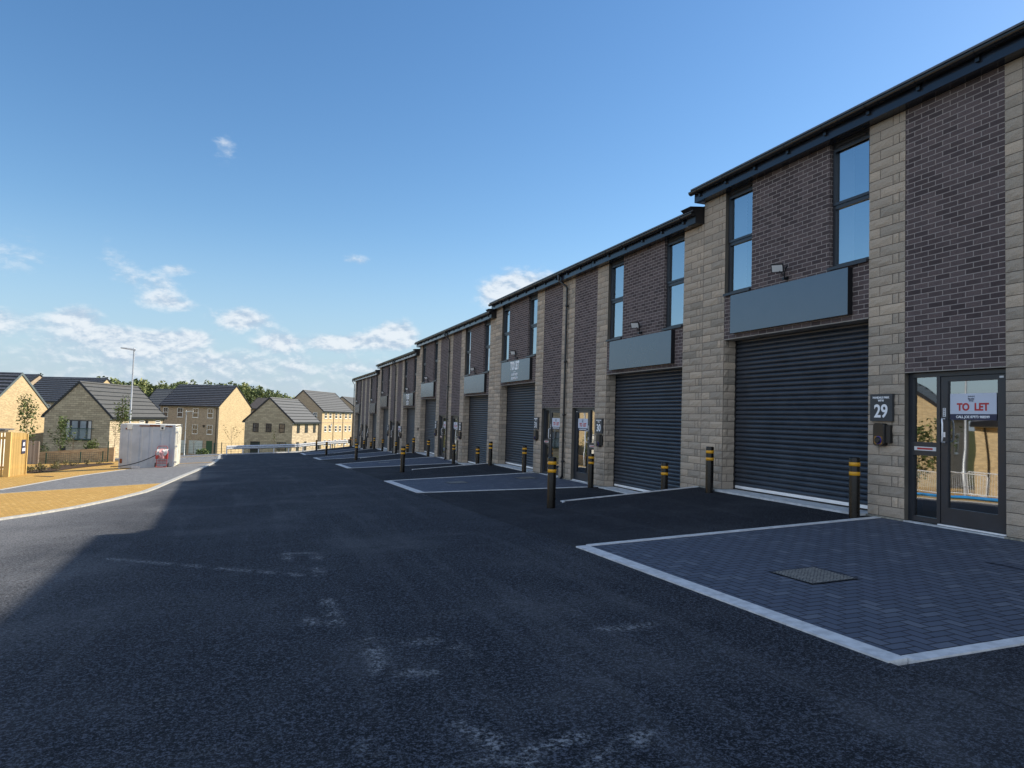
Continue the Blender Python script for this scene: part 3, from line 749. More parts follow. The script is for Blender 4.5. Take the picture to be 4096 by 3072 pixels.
# ---------------------------------------------------------------- things fixed to the facade
UNITS = [(29, 0, 1), (30, 1, -1), (31, 1, 1), (32, 2, -1), (33, 2, 1), (34, 3, -1), (35, 3, 1), (36, 4, -1), (37, 4, 1)]
def place(root, loc):
    root.location = loc
    for ch in root.children: ch.location = -Vector(loc)
SIGNTXT = {31: 1, 34: 1}
for num, b, s in UNITS:
    z, mid = BZ[b], MID[b]
    Y = lambda v: mid+s*v
    # blank or lettered board over the shutter
    c = Y(4.395)
    r = empty('sign_board')
    m = MB(); m.box(FX-.10, FX-.004, c-1.485, c+1.485, z+3.085, z+3.835); 
    m.build('board', 'sign_panel', r)
    for ca in (c-1.490, c+1.4852): m = MB(); m.box(FX-.098, FX-.002, ca, ca+.0048, z+3.083, z+3.837); m.build('side_return', 'dark_side', r)
    if num in SIGNTXT:
        m = MB()
        text_on_facade(m, 'TO LET', FX-.103, c, z+3.63, .40, .017, .68)
        text_on_facade(m, 'CONTACT', FX-.103, c, z+3.425, .06, .001, .8)
        text_on_facade(m, 'JOE: 07973 908 599', FX-.103, c, z+3.32, .125, .003, .62)
        text_on_facade(m, 'ROB: 07739 326 759', FX-.103, c, z+3.19, .125, .003, .62)
        m.build('lettering', 'lettering_white', r)
    place(r, (FX, c, z+3.46))
    lab = {29: 'large blank dark grey board over the nearest roller shutter, beside number plate 29',
           30: 'blank grey board over the shutter of unit 30, second from the camera',
           31: 'grey board lettered TO LET in large white letters, the nearer of the two lettered ones',
           32: 'blank pale grey board directly beyond the nearer TO LET board',
           33: 'blank pale grey board directly before the farther TO LET board',
           34: 'grey board lettered TO LET, the farther of the two lettered ones',
           35: 'blank dull grey board between the far TO LET board and the two orange glowing ones',
           36: 'orange glowing board, the nearer of the last two on the terrace',
           37: 'last board of the terrace, above the shutter next to the end downpipe'}[num]
    tag(r, lab, 'sign board', 'boards above the roller shutters')
    # number plate
    c = Y(2.30); r = empty('number_plate'); m = MB(); m.box(FX-.055, FX-.010, c-.2, c+.2, z+1.405, z+1.81); m.build('plate', 'plate_panel', r)
    m = MB(); text_on_facade(m, str(num), FX-.058, c, z+1.545, .27, .006, .92); text_on_facade(m, 'MANDALE PARK', FX-.058, c, z+1.755, .043, .0012, .95); text_on_facade(m, 'WF10', FX-.058, c, z+1.71, .043, .0012, .95)
    m.build('lettering', 'lettering_white', r); place(r, (FX, c, z+1.6))
    tag(r, 'square dark grey plate with white number %d on the stone pier between shutter and door' % num, 'number plate', 'unit number plates')
    # wall charger
    c = Y(2.32); r = empty('wall_charger'); m = MB()
    def rr(w_, h_, zc, x, rad=.035, n=5):
        pts = []
        for cy, cz2, a0 in ((w_/2-rad, h_/2-rad, 0), (-w_/2+rad, h_/2-rad, 90), (-w_/2+rad, -h_/2+rad, 180), (w_/2-rad, -h_/2+rad, 270)):
            for k in range(n): a = R(a0+90*k/(n-1)); pts.append((x, c-(cy+rad*cos(a)), zc+cz2+rad*sin(a)))
        return pts
    zc = z+1.205
    A, B_, C_ = rr(.19, .32, zc, FX-.085), rr(.205, .335, zc, FX-.07), rr(.205, .335, zc, FX-.012)
    n = len(A)
    m.mesh(A+B_+C_, [(i, (i+1) % n, n+(i+1) % n, n+i) for i in range(n)]+[(n+i, n+(i+1) % n, 2*n+(i+1) % n, 2*n+i) for i in range(n)]); m.face(A)
    m.build('housing', 'charger_black', r)
    m = MB(); D_ = rr(.15, .12, zc-.085, FX-.0862, .03); m.face(D_); m.build('front_trim', 'charger_gold', r)
    m = MB(); 
    vs = [(FX-.12+.03*(j == 0), c+.05*cos(2*pi*k/20)*(1 if j < 2 else .8), zc-.085+.05*sin(2*pi*k/20)*(1 if j < 2 else .8)) for j in range(3) for k in range(20)]
    vs = [((FX-.086, FX-.105, FX-.115)[i//20], v[1], v[2]) for i, v in enumerate(vs)]
    m.mesh(vs, [(j*20+k, j*20+(k+1) % 20, (j+1)*20+(k+1) % 20, (j+1)*20+k) for j in range(2) for k in range(20)]+[tuple(range(40, 60))]); m.build('socket', 'hose_black', r)
    m = MB(); m.tube([(FX-.089, c+.055*cos(2*pi*k/24), zc-.085+.055*sin(2*pi*k/24)) for k in range(25)], .004, 6, caps=False); m.build('light_ring', 'purple_ring', r)
    m = MB(); m.box(FX-.06, FX-.012, c-s*.0-.19, c-.105, zc-.12, zc+.14); m.build('back_box', 'hose_black', r)
    place(r, (FX, c, zc)); tag(r, 'small black wall box with round dial under number plate %d' % num, 'wall charger', 'wall boxes under the number plates')
    # floodlight
    c = mid+s*4.40-.0; r = empty('floodlight'); zb = z+3.93
    m = MB(); m.box(FX-.035, FX, c-.04, c+.02, zb-.03, zb+.03); m.box(FX-.10, FX-.03, c-.035, c+.015, zb-.03, zb+.005)
    m.tube([(FX-.05, c, zb+.02), (FX-.09, c+.04, zb+.09), (FX-.12, c+.06, zb+.13)], .011, 6); m.build('bracket', 'black_plastic', r)
    tilt = R(32); tt = R(40)
    def H(x, y, q):     # head frame: tilted down and swung along the wall
        x2 = x*cos(tilt)-q*sin(tilt); q2 = x*sin(tilt)+q*cos(tilt); x2, y2 = x2*cos(tt)-y*sin(tt), x2*sin(tt)+y*cos(tt)
        return (FX-.14+x2, c+.09+y2, zb+.19+q2)
    m = MB(); m.box(-.02, .02, -.105, .105, -.075, .075, T=H); m.build('lamp_head', 'black_plastic', r)
    m = MB(); m.box(-.0225, -.0205, -.09, .09, -.062, .062, T=H); m.build('lamp_glass', 'floodlight_glass', r)
    m = MB(); m.tube([(FX-.06, c, zb+.02), (FX-.1, c-.05, zb+.10), (FX-.14, c-.13, zb+.14)], .009, 6); m.tube([(FX-.13, c-.10, zb+.15), (FX-.165, c-.19, zb+.165)], .016, 8); m.build('sensor', 'black_plastic', r)
    place(r, (FX, c, zb)); tag(r, 'small black floodlight on a bracket above the shutter board of unit %d' % num, 'floodlight', 'floodlights above the boards')
    # letting notice behind the door glass
    if num < 36:
        c = Y(.455+.52); X = FX+.085+.022; r = empty('letting_notice'); m = MB()
        zt = z+1.795; m.box(X, X+.006, c-.325, c+.325, zt-.275, zt); m.build('sheet', 'poster_white', r)
        m = MB(); m.box(X-.0005, X+.006, c-.325, c+.325, zt-.355, zt-.2755); m.build('footer_band', 'poster_navy', r)
        m = MB(); text_on_facade(m, 'TO  LET', X-.002, c, zt-.185, .135, .005, .92); m.build('heading', 'poster_red', r)
        if num < 34:
            m = MB(); text_on_facade(m, 'CALL JOE 07973 908599', X-.003, c, zt-.315, .047, .001, .98); m.build('lettering', 'lettering_white', r)
            m = MB(); text_on_facade(m, 'Mandale', X-.003, c+.02, zt-.073, .026, .0004); text_on_facade(m, 'Group', X-.003, c+.02, zt-.098, .024, .0004)
            for k in range(4): m.box(X-.003, X-.001, c+.02-.045+k*.028, c+.02-.041+k*.028, zt-.053, zt-.030)
            m.box(X-.003, X-.001, c-.027, c+.065, zt-.040, zt-.036)
            for k in range(3): m.tube([(X-.002, c+.02-.043+k*.028+.026*q/6, zt-.034-.008*sin(pi*q/6)) for q in range(7)], .0015, 4)
            m.build('emblem', 'poster_navy', r)
        place(r, (X, c, zt-.18)); tag(r, 'white notice reading TO LET in red on the glass door beside number %d' % num, 'notice', 'letting notices on the doors')
m = MB(); m.box(FX-.07, FX-.008, 40.12, 40.22, .47, .63); o = m.build('junction_box', 'black_plastic'); tag(o, 'tiny black box alone on the wide stone pier between the third and fourth block', 'junction box')

# ---------------------------------------------------------------- bollards
BP = empty('bollard')
def bol():
    m = MB(); m.lathe([(.0765, -.4), (.0765, .88), (.074, .895), (.066, .902), (.0, .904)], n=28); m.build('post', 'bollard_metal', BP)
    for q in (.80, .66):
        m = MB(); m.lathe([(.0766, q-.028), (.0785, q-.027), (.0785, q+.027), (.0766, q+.028)], n=28); m.build('reflective_band', 'bollard_yellow', BP)
bol()
BL = []
nm = {0: 'unit 29', 1: 'unit 30'}
for b in range(5):
    for s in (-1, 1):
        if b == 0 and s < 0: continue
        u = [n for n, bb, ss_ in UNITS if bb == b and ss_ == s][0]
        for k, v in enumerate((2.5, 6.12)):
            y = MID[b]+s*v
            BL.append((8.5, y, ('black yellow-banded bollard between the shutter and door of unit %d' if k == 0 else 'black yellow-banded bollard at the shutter edge away from the door of unit %d') % u, 1.0))
ords = ['nearest', 'second', 'third', 'fourth', 'farthest']
for b, (x, y) in enumerate([(5.33, 12.47), (5.2, 26.1), (5.3, 39.4), (5.0, 53.0), (5.5, 68.0)]):
    BL.append((x, y, 'free standing black bollard out in the forecourt, the %s of those away from the wall' % ords[b], 1.06))
for i, (x, y, lab, sz) in enumerate(BL):
    o = BP if i == 0 else copy_tree(BP)
    bb = min(4, max(0, int((y-YB[0])//13.88)+1)) if y > YB[0] else 0
    o.location = (x, y, (Gb(bb)(x, y) if y < YB[4] else G(x, y))); o.scale = (sz, sz, sz)
    pass
    tag(o, lab, 'bollard', 'black bollards with yellow bands')

# ---------------------------------------------------------------- houses
def house(label, P0, ang, w_, d_, base, eave, ridge, along, wall, wall2, tile, wins=(), ov=.3, cat='house', nc=None, trim='black_trim', group='houses of the estate below the road', name='house'):
    e = Vector((cos(R(ang)), sin(R(ang)), 0)); n = Vector((-e.y, e.x, 0)); O = Vector((P0[0], P0[1], 0))
    T = empty(name, (P0[0], P0[1], base)); tag(T, label, cat, group)
    def W(s, f, q): p = O+e*s+n*f; return (p.x, p.y, q)
    m = MB(); g = MB()
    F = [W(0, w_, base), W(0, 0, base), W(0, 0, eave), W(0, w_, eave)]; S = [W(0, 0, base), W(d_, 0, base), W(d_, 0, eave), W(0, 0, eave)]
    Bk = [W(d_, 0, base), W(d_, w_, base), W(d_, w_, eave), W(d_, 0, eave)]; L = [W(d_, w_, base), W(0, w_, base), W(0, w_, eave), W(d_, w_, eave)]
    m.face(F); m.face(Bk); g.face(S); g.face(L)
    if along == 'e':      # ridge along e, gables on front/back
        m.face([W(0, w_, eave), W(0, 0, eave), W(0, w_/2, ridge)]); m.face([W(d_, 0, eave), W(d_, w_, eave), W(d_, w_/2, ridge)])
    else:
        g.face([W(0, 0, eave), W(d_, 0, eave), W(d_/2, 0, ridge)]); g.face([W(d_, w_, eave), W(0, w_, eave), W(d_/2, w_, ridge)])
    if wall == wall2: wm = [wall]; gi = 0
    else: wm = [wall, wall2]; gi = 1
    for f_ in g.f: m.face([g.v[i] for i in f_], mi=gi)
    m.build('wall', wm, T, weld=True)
    A, Cc = (d_, w_) if along == 'e' else (w_, d_)
    Q = (lambda a, c, q: W(a, c, q)) if along == 'e' else (lambda a, c, q: W(c, a, q))
    sl_ = (ridge-eave)/(Cc/2); r = MB(); nc = nc or max(8, int(Cc/2/.36)); hv = .12
    for sd_ in (0, 1):
        cc = lambda t: (t if sd_ == 0 else Cc-t)
        for i in range(nc):
            t0 = -ov+(Cc/2+ov)*i/nc; t1 = -ov+(Cc/2+ov)*(i+1)/nc
            z0 = eave+sl_*t0+(.22 if tile == 'roof_tile_dark' else .16); z1 = eave+sl_*t1+.08
            r.face([Q(-.06, cc(t0), z0), Q(A+.06, cc(t0), z0), Q(A+.06, cc(t1), z1), Q(-.06, cc(t1), z1)], rng.random())
            r.face([Q(-.06, cc(t0), z0-(.17 if tile == 'roof_tile_dark' else .10)), Q(A+.06, cc(t0), z0-(.17 if tile == 'roof_tile_dark' else .10)), Q(A+.06, cc(t0), z0), Q(-.06, cc(t0), z0)], rng.random(), mi=1)
    r.mesh([Q(-.06, Cc/2-.12, ridge+.08), Q(A+.06, Cc/2-.12, ridge+.08), Q(A+.06, Cc/2, ridge+.2), Q(-.06, Cc/2, ridge+.2), Q(A+.06, Cc/2+.12, ridge+.08), Q(-.06, Cc/2+.12, ridge+.08)], [(0, 1, 2, 3), (3, 2, 4, 5)])
    r.build('roof', [tile, 'black_trim'], T)
    for a in (-.08, A+.02):       # verges
        t = MB()
        for sg in (0, 1):
            cc = lambda q: (q if sg == 0 else Cc-q)
            v = [Q(a, cc(-ov), eave-sl_*ov-.10), Q(a+.06, cc(-ov), eave-sl_*ov-.10), Q(a+.06, cc(Cc/2), ridge-.04), Q(a, cc(Cc/2), ridge-.04)]
            v += [(x, y, q+.26) for x, y, q in v]
            t.mesh(v, [(0, 1, 2, 3), (4, 5, 6, 7), (0, 3, 7, 4), (1, 2, 6, 5), (0, 1, 5, 4), (3, 2, 6, 7)])
        t.build('verge', trim, T, weld=True)
    for c0, c1 in ((-ov-.09, -ov+.02), (Cc+ov-.02, Cc+ov+.09)): 
        t = MB(); t.mesh([Q(a, c, q) for q in (eave-sl_*ov-.06, eave-sl_*ov+.06) for c in (c0, c1) for a in (-.05, A+.05)], [(0, 1, 3, 2), (4, 5, 7, 6), (0, 1, 5, 4), (2, 3, 7, 6), (0, 2, 6, 4), (1, 3, 7, 5)])
        t.build('gutter', 'black_trim', T)
    for c0, c1 in ((-ov+.02, .0), (Cc, Cc+ov-.02)): 
        t = MB(); t.mesh([Q(a, c, q) for q in (eave-sl_*ov-.10, eave-sl_*ov-.02) for c in (c0, c1) for a in (0., A)], [(0, 1, 3, 2), (4, 5, 7, 6), (0, 1, 5, 4), (2, 3, 7, 6), (0, 2, 6, 4), (1, 3, 7, 5)])
        t.build('soffit', 'garage_white', T)
    for wv in wins:
        kind, face, u0, u1, za, zb = wv[:6]
        if face == 'F': V = lambda u, o_, q: W(-o_, u, q)
        else: V = lambda u, o_, q: W(u, -o_, q)
        def bx(mb_, a0, a1, o0, o1, q0, q1, mi=0):
            v = [V(a, o_, q) for q in (q0, q1) for o_ in (o0, o1) for a in (a0, a1)]
            mb_.mesh(v, [(0, 1, 3, 2), (4, 5, 7, 6), (0, 1, 5, 4), (2, 3, 7, 6), (0, 2, 6, 4), (1, 3, 7, 5)], mi=mi)
        if kind in ('win', 'bwin'):
            f = MB(); fr = 'white_frame' if kind == 'win' else 'black_frame'; q = .07; zm = (za+zb)/2
            bx(f, u0, u0+q, -.0, .05, za, zb); bx(f, u1-q, u1, 0, .05, za, zb); bx(f, u0+q, u1-q, 0, .05, za, za+q); bx(f, u0+q, u1-q, 0, .05, zb-q, zb); bx(f, u0+q, u1-q, 0, .055, zm-.04, zm+.04)
            if len(wv) > 6: bx(f, (u0+u1)/2-.015, (u0+u1)/2+.015, 0, .04, zm+.04, zb-q)
            fo = f.build('window', fr, T, fix=True)
            for (p_, q_) in ((za+q, zm-.04), (zm+.04, zb-q)):
                g2 = MB(); bx(g2, u0+q, u1-q, .005, .02, p_, q_); g2.build('pane', 'house_pane', fo, fix=True)
            if kind == 'win' and zb-za > 1: 
                sl2 = MB(); bx(sl2, u0-.04, u1+.04, 0, .09, za-.07, za-.002); sl2.build('sill', 'white_frame', fo, fix=True)
        elif kind == 'garage':
            f = MB(); bx(f, u0, u1, 0, .05, za, zb); go = f.build('garage_door', 'garage_white', T, fix=True)
            f = MB(); bx(f, (u0+u1)/2-.06, (u0+u1)/2+.06, .05, .07, za+.9, za+.98); f.build('handle', 'black_trim', go, fix=True)
        elif kind == 'door':
            f = MB(); bx(f, u0, u1, 0, .05, za, zb); do = f.build('door', 'green_bin' if len(wv) > 6 else 'black_frame', T, fix=True)
        elif kind == 'band':
            f = MB(); bx(f, u0, u1, 0, .03, za, zb); f.build('string_course', wall, T, fix=True)
        elif kind == 'pipe':
            f = MB(); f.tube([V(u0, .25, zb+.1), V(u0, .08, zb-.25), V(u0, .08, za)], .045, 8); f.build('downpipe', 'black_trim', T)
        elif kind == 'alarm':
            f = MB(); v = [V(u0, .1, zb), V(u1, .1, zb), V(u1, .1, (za+zb)/2), V((u0+u1)/2, .1, za), V(u0, .1, (za+zb)/2)]; v2 = [V(u0, 0, zb), V(u1, 0, zb), V(u1, 0, (za+zb)/2), V((u0+u1)/2, 0, za), V(u0, 0, (za+zb)/2)]
            f.mesh(v+v2, [(0, 1, 2, 3, 4)]+[(i, (i+1) % 5, 5+(i+1) % 5, 5+i) for i in range(5)]); f.build('alarm_box', 'black_trim', T, fix=True)
        elif kind == 'balcony':
            zt = zb
            f = MB(); q = .07; us = [u0, u0+(u1-u0)*.16, (u0+u1)/2, u1-(u1-u0)*.16, u1]
            for u in (u0+.42, (u0+u1)/2, u1-.42): bx(f, u-.09 if u != (u0+u1)/2 else u-.10, u+.09 if u != (u0+u1)/2 else u+.10, 0, .06, za, zb)
            bx(f, u0, u1, 0, .05, zb-q, zb); bx(f, u0, u1, 0, .05, za, za+q); bx(f, u0, u0+.03, 0, .05, za, zb); bx(f, u1-.03, u1, 0, .05, za, zb)
            fo = f.build('french_window', 'black_frame', T, fix=True)
            g2 = MB(); bx(g2, u0+.51, u1-.51, .005, .02, za+q, zb-q); g2.build('pane', 'pane_reflection', fo, fix=True)
            for (a_, b_) in ((u0+.03, u0+.33), (u1-.33, u1-.03)):
                g2 = MB(); bx(g2, a_, b_, .005, .02, za+q, zb-q); g2.build('curtain', 'curtain', fo, fix=True)
            g2 = MB(); bx(g2, u0-.0, u1-.0, .14, .155, za+.02, za+1.0); g2.build('glass_guard', 'balcony_glass', fo, fix=True)
            g2 = MB(); bx(g2, u0-.3, u1+.25, .12, .18, za+1.0, za+1.05); bx(g2, u0, u1, 0, .2, za-.08, za-.0); g2.build('guard_rail', 'green_metal', fo, fix=True)
        elif kind == 'canopy':
            f = MB(); bx(f, u0, u1, 0, .8, zb-.05, zb); 
            for u in (u0, u1): f.tube([V(u, .0, za), V(u, .7, zb-.05)], .04, 6)
            f.build('porch_canopy', 'rust', T)
        elif kind == 'dish':
            f = MB(); o_ = .35; 
            vs = [V(u0+.28*cos(2*pi*k/14)*r_, o_-.08*(1-r_), za+.32*sin(2*pi*k/14)*r_) for r_ in (1, .5, .05) for k in range(14)]
            f.mesh(vs, [(j*14+k, j*14+(k+1) % 14, (j+1)*14+(k+1) % 14, (j+1)*14+k) for j in range(2) for k in range(14)]); f.tube([V(u0, 0, za), V(u0, .3, za)], .02, 6); f.tube([V(u0, .3, za-.3), V(u0, .65, za-.05)], .015, 6)
            f.build('satellite_dish', 'lamp_steel', T)
    for ch in T.children: ch.location = -Vector(T.location)
    return T
A_W = [('win', 'F', 7.02, 8.11, -.10, 1.48, 1), ('win', 'F', 3.99, 5.06, -.08, 1.50, 1), ('win', 'F', 1.10, 2.18, -.08, 1.50, 1), ('win', 'F', 9.95, 10.93, -.10, 1.48, 1),
       ('win', 'F', 7.0, 8.0, -2.84, -1.28, 1), ('win', 'F', 3.97, 5.01, -2.84, -1.28, 1), ('win', 'F', 1.08, 2.17, -2.84, -1.26, 1),
       ('garage', 'F', 6.46, 8.9, -6.2, -4.0), ('garage', 'F', 2.88, 5.51, -6.2, -3.95), ('door', 'F', 1.03, 2.15, -6.2, -3.93, 1), ('band', 'F', .02, 11.5, -3.75, -3.62), ('pipe', 'F', .42, .42, -6.5, 1.9), ('alarm', 'F', 2.6, 3.0, -1.75, -1.3)]
house('three storey tan brick house with dark tiled roof, pale garage doors and sunlit windowless gable', (-5.58, 129.88), 56.69, 11.57, 9, -7.6, 2.0, 5.5, 'n', 'house_brick_red', 'house_brick', 'roof_tile_dark', A_W, name='town_house')
B_W = [('bwin', 'F', 4.55, 5.33, -1.42, -.27, 1), ('bwin', 'F', 2.81, 3.57, -1.42, -.27, 1), ('bwin', 'F', 1.02, 1.79, -1.40, -.25, 1), ('door', 'F', 4.27, 5.55, -4.6, -2.67), ('bwin', 'F', .75, 1.97, -3.7, -2.69, 1),
       ('bwin', 'S', 1.58, 2.57, -1.45, -.26), ('bwin', 'S', 4.5, 5.6, -1.47, -.26), ('bwin', 'S', 7.77, 8.74, -1.5, -.27), ('bwin', 'S', 1.6, 2.51, -3.9, -2.67), ('bwin', 'S', 4.5, 5.3, -3.9, -2.67), ('pipe', 'S', 9.8, 9.8, -4.6, .1)]
house('stone house with three black sash windows in its shaded gable, behind the guard rail', (4.77, 97.88), 66., 6.44, 10, -6, .12, 3.02, 'e', 'house_stone', 'house_stone', 'roof_tile_grey', B_W)
C_W = [('balcony', 'F', 1.68, 4.06, -1.87, -.07), ('door', 'F', 4.01, 4.54, -4.3, -2.57), ('bwin', 'F', .87, 2.18, -3.03, -2.62), ('win', 'S', 5.61, 6.63, -.5, -.04), ('win', 'S', 9.12, 10.24, -.5, -.04), ('alarm', 'S', 7.0, 7.4, -.42, -.08), ('pipe', 'S', 10.9, 10.9, -4.2, .2)]
house('low stone house with dark french window and glass balcony in its shaded gable', (-12.86, 76.93), 71.83, 6.14, 11.2, -5, .42, 3.46, 'e', 'house_stone', 'house_stone', 'roof_tile_slate', C_W, ov=.25)
D_W = [('win', 'F', 1.01, 1.84, .42, 1.39, 1), ('band', 'S', .05, 13.9, -.5, -.38), ('pipe', 'S', 4.9, 4.9, -5, 1.75), ('pipe', 'S', 9.3, 9.3, -5, 1.75), ('dish', 'S', 3.4, 3.4, -.9, -.9)]
for u in (.96, 2.97, 5.61, 7.6, 10.26, 12.28): D_W += [('win', 'S', u, u+1.0, .36, 1.45, 1), ('win', 'S', u, u+1., -2.15, -1.06, 1), ('win', 'S', u, u+1., -4.8, -3.7)]
for u in (2.4, 7.2, 12.): D_W.append(('canopy', 'S', u, u+2.2, -4.4, -3.9))
house('long three storey yellow brick terrace with many small white sash windows, beyond the guard rail', (11.94, 137.48), 59.81, 8.06, 14, -7.5, 1.85, 5.4, 'e', 'house_brick_red', 'house_brick', 'roof_tile_grey', D_W, name='terrace_of_houses')
house('yellow brick house with dark roof and blank sunlit gable at the left edge', (-23.9, 80.3), 66, 6.6, 8.6, -5.3, .62, 4.25, 'n', 'house_brick_red', 'house_brick', 'roof_tile_dark', [('win', 'F', 2, 3, -1.5, -.3)], trim='verge_grey')
def pol(az_deg, D): return (D*sin(R(az_deg)), D*cos(R(az_deg)))
house('brown brick house with long dark tiled roof, behind the low stone house', pol(-11.2, 125), 58, 11.8, 9, -7, 2.0, 5.6, 'n', 'house_brick_red', 'house_brick', 'roof_tile_dark', [('win', 'F', 9.7, 10.7, -.1, 1.4, 1), ('win', 'F', 5.7, 6.7, -.1, 1.4, 1)], name='town_house')
house('small orange brick gable with dark roof peeping up behind the left edge house', pol(-14.95, 160), 55, 11, 9, -7, 3.6, 6.9, 'n', 'house_brick_red', 'house_brick_red', 'roof_tile_dark', name='town_house')
house('grey tiled roof between the low stone house and the tan house with garages', pol(-4.6, 150), 62, 9.5, 8, -7, 1.4, 5.0, 'n', 'house_brick_red', 'house_brick', 'roof_tile_grey')
house('brownish low roof glimpsed between the tan house and the stone house by the guard rail', pol(2.0, 170), 60, 8.5, 8, -7, 2.0, 4.3, 'n', 'house_brick_red', 'house_brick', 'roof_tile_brown')
house('brown brick gable end partly hidden behind the far end of the workshops', pol(7.75, 178), 62, 9.0, 14, -7, 2.2, 5.4, 'e', 'house_brick_red', 'house_brick', 'roof_tile_grey')
house('house of pale brick out on the left, seen mirrored in the door of unit 29', (-18.6, 17.5), 84, 8, 9.6, -3, 1.9, 4.4, 'e', 'house_brick_red', 'house_brick', 'roof_tile_dark', [('win', 'S', 3.2, 4.2, -.6, .7, 1), ('win', 'F', 3, 4.2, -.6, .8, 1), ('pipe', 'S', 8.9, 8.9, -2, 1.8)])
house('second pale brick house farther off, seen mirrored in the side light of door 29', (-27, 36), 60, 8, 9, -3, 2.6, 5.6, 'n', 'house_brick_red', 'house_brick', 'roof_tile_dark', [('win', 'F', 2, 3.2, -.2, 1.2, 1), ('win', 'S', 3, 4.2, -.2, 1.2, 1)])

# ---------------------------------------------------------------- street furniture, left side
def lamp(loc, h, hd, lab, mat='lamp_steel', fold=0):
    r = empty('street_lamp', loc); m = MB()
    m.lathe([(.085, -.5), (.085, 1.2), (.057, 1.25), (.045, h)], n=16); m.build('column', mat, r)
    d = Vector((cos(hd), sin(hd), 0)); p = Vector((-d.y, d.x, 0)); m = MB()
    def T(a, b_, q): v = d*a+p*b_; return (v.x, v.y, h+q)
    vs = [T(a, b_*wd, q) for a, wd, q0, q1 in ((-.1, .06, -.05, .03), (.15, .09, -.04, .07), (.45, .15, .01, .10), (.80, .12, .05, .10)) for b_, q in ((-1, q0), (1, q0), (1, q1), (-1, q1))]
    m.mesh(vs, [(i*4+j, i*4+(j+1) % 4, (i+1)*4+(j+1) % 4, (i+1)*4+j) for i in range(3) for j in range(4)]+[(0, 1, 2, 3), (12, 13, 14, 15)])
    m.lathe([(.03, h+.05), (.04, h+.13), (0, h+.15)], (0, 0), 8); m.build('lamp_head', 'lamp_steel' if fold else 'white_frame', r)
    tag(r, lab, 'street lamp', 'street lamps'); return r
lamp((-7.75, 53.4, G(-7.75, 53.4)), 7.6, R(188), 'tall grey lamp post rising behind the white container', fold=1)
lamp((-7.6, 93.0, -5.2), 6.2, R(-10), 'short pale lamp post in front of the tan house with garage doors')
lamp((-12.2, 23.4, G(-12, 23.4)), 6.0, R(160), 'lamp post seen only mirrored in the door of unit 29')

# container
C0 = Vector((-6.62, 42.6, 0)); dC = Vector((cos(R(-1.6)), sin(R(-1.6)), 0)); nC = Vector((-dC.y, dC.x, 0)); LC, WC, HC = 2.66, 2.3, 2.38
zc0 = G(-5.5, 43.5)-.02
root = empty('site_container', (C0.x, C0.y, zc0))
def CT(a, b_, q): p = C0+dC*a+nC*b_; return (p.x, p.y, zc0+q)
def cb(m, a0, a1, b0, b1, q0, q1, mi=0, tint=.5): m.box(a0, a1, b0, b1, q0, q1, tint, mi, T=CT)
m = MB(); prof = []; k = .09
while k < LC-.1:
    prof += [(k, .0), (k+.30, .0), (k+.34, .02), (k+.44, .02)] if int(k*10) % 2 == 0 else [(k, .0), (k+.36, .0), (k+.40, .02), (k+.47, .02)]
    k = prof[-1][0]+.04
prof = [p for p in prof if p[0] < LC-.09]+[(LC-.09, .0)]
m.mesh([CT(a, b_+.01, q) for q in (.2, HC-.08) for a, b_ in prof], [(i, i+1, len(prof)+i+1, len(prof)+i) for i in range(len(prof)-1)])
m.mesh([CT(a, WC-b_-.01, q) for q in (.2, HC-.08) for a, b_ in prof], [(i, i+1, len(prof)+i+1, len(prof)+i) for i in range(len(prof)-1)])
cb(m, 0, .05, .02, WC-.02, .2, HC-.08); m.build('side_panel', 'container_grey', root)
m = MB()
for a in (0, LC-.1):
    for b_ in (0, WC-.1): cb(m, a, a+.1, b_, b_+.1, .0, HC)
cb(m, .1, LC-.1, -.01, .07, .07, .2); cb(m, .1, LC-.1, WC-.07, WC+.01, .04, .2); cb(m, .1, LC-.1, -.005, .06, HC-.1, HC-.0); cb(m, .1, LC-.1, WC-.06, WC+.005, HC-.1, HC)
m.build('frame', 'container_grey', root)
m = MB(); cb(m, .02, LC-.02, .02, WC-.02, HC-.03, HC+.012); m.build('roof', 'container_white', root)
m = MB(); cb(m, .9, 2.5, -.016, -.006, HC-.10, HC-.045, tint=.2); cb(m, 1.4, 2.1, -.017, -.006, HC-.05, HC-.004); cb(m, .05, .16, -.016, -.002, .32, .55); cb(m, .25, .32, -.018, .0, HC-.28, HC-.2); m.build('rust_patch', 'rust', root)
for a in (.32, LC-.75):
    m = MB(); cb(m, a, a+.24, -.03, -.006, HC-.26, HC+.02); m.build('lifting_lug', 'container_white', root)
m = MB(); cb(m, LC-.05, LC-.01, .1, WC-.1, .15, HC-.1)
for b_ in (.1, WC/2+.02): cb(m, LC-.01, LC+.03, b_, b_+WC/2-.14, .2, HC-.14)
d_o = m.build('end_door', 'container_white', root)
m = MB()
for k in range(16): 
    for b_ in (.35, .8, 1.5): cb(m, LC+.03, LC+.045, b_, b_+.2, 1.35+k*.045, 1.37+k*.045)
m.build('louvre', 'dark_side', d_o)
m = MB()
for b_ in (.18, .55, 1.3, 1.9):
    m.tube([CT(LC+.06, b_, .2), CT(LC+.06, b_, HC-.12)], .02, 8)
for q in (.35, 1.2, 1.95): cb(m, LC+.02, LC+.14, .0, .07, q, q+.09)
m.build('locking_bar', 'container_white', d_o)
for a in (.62, 2.15):
    m = MB(); cb(m, a, a+.42, -.014, -.0105, .05, .17); m.build('fork_pocket', 'white_cloth' if a < 1 else 'dark_side', root)
m = MB(); m.tube([CT(2.02, -.03, HC-.17), CT(2.02, -.05, HC-.17)], .055, 12); m.build('vent_knob', 'dark_side', root)
for k, ch in enumerate(root.children): ch.location = -Vector(root.location)
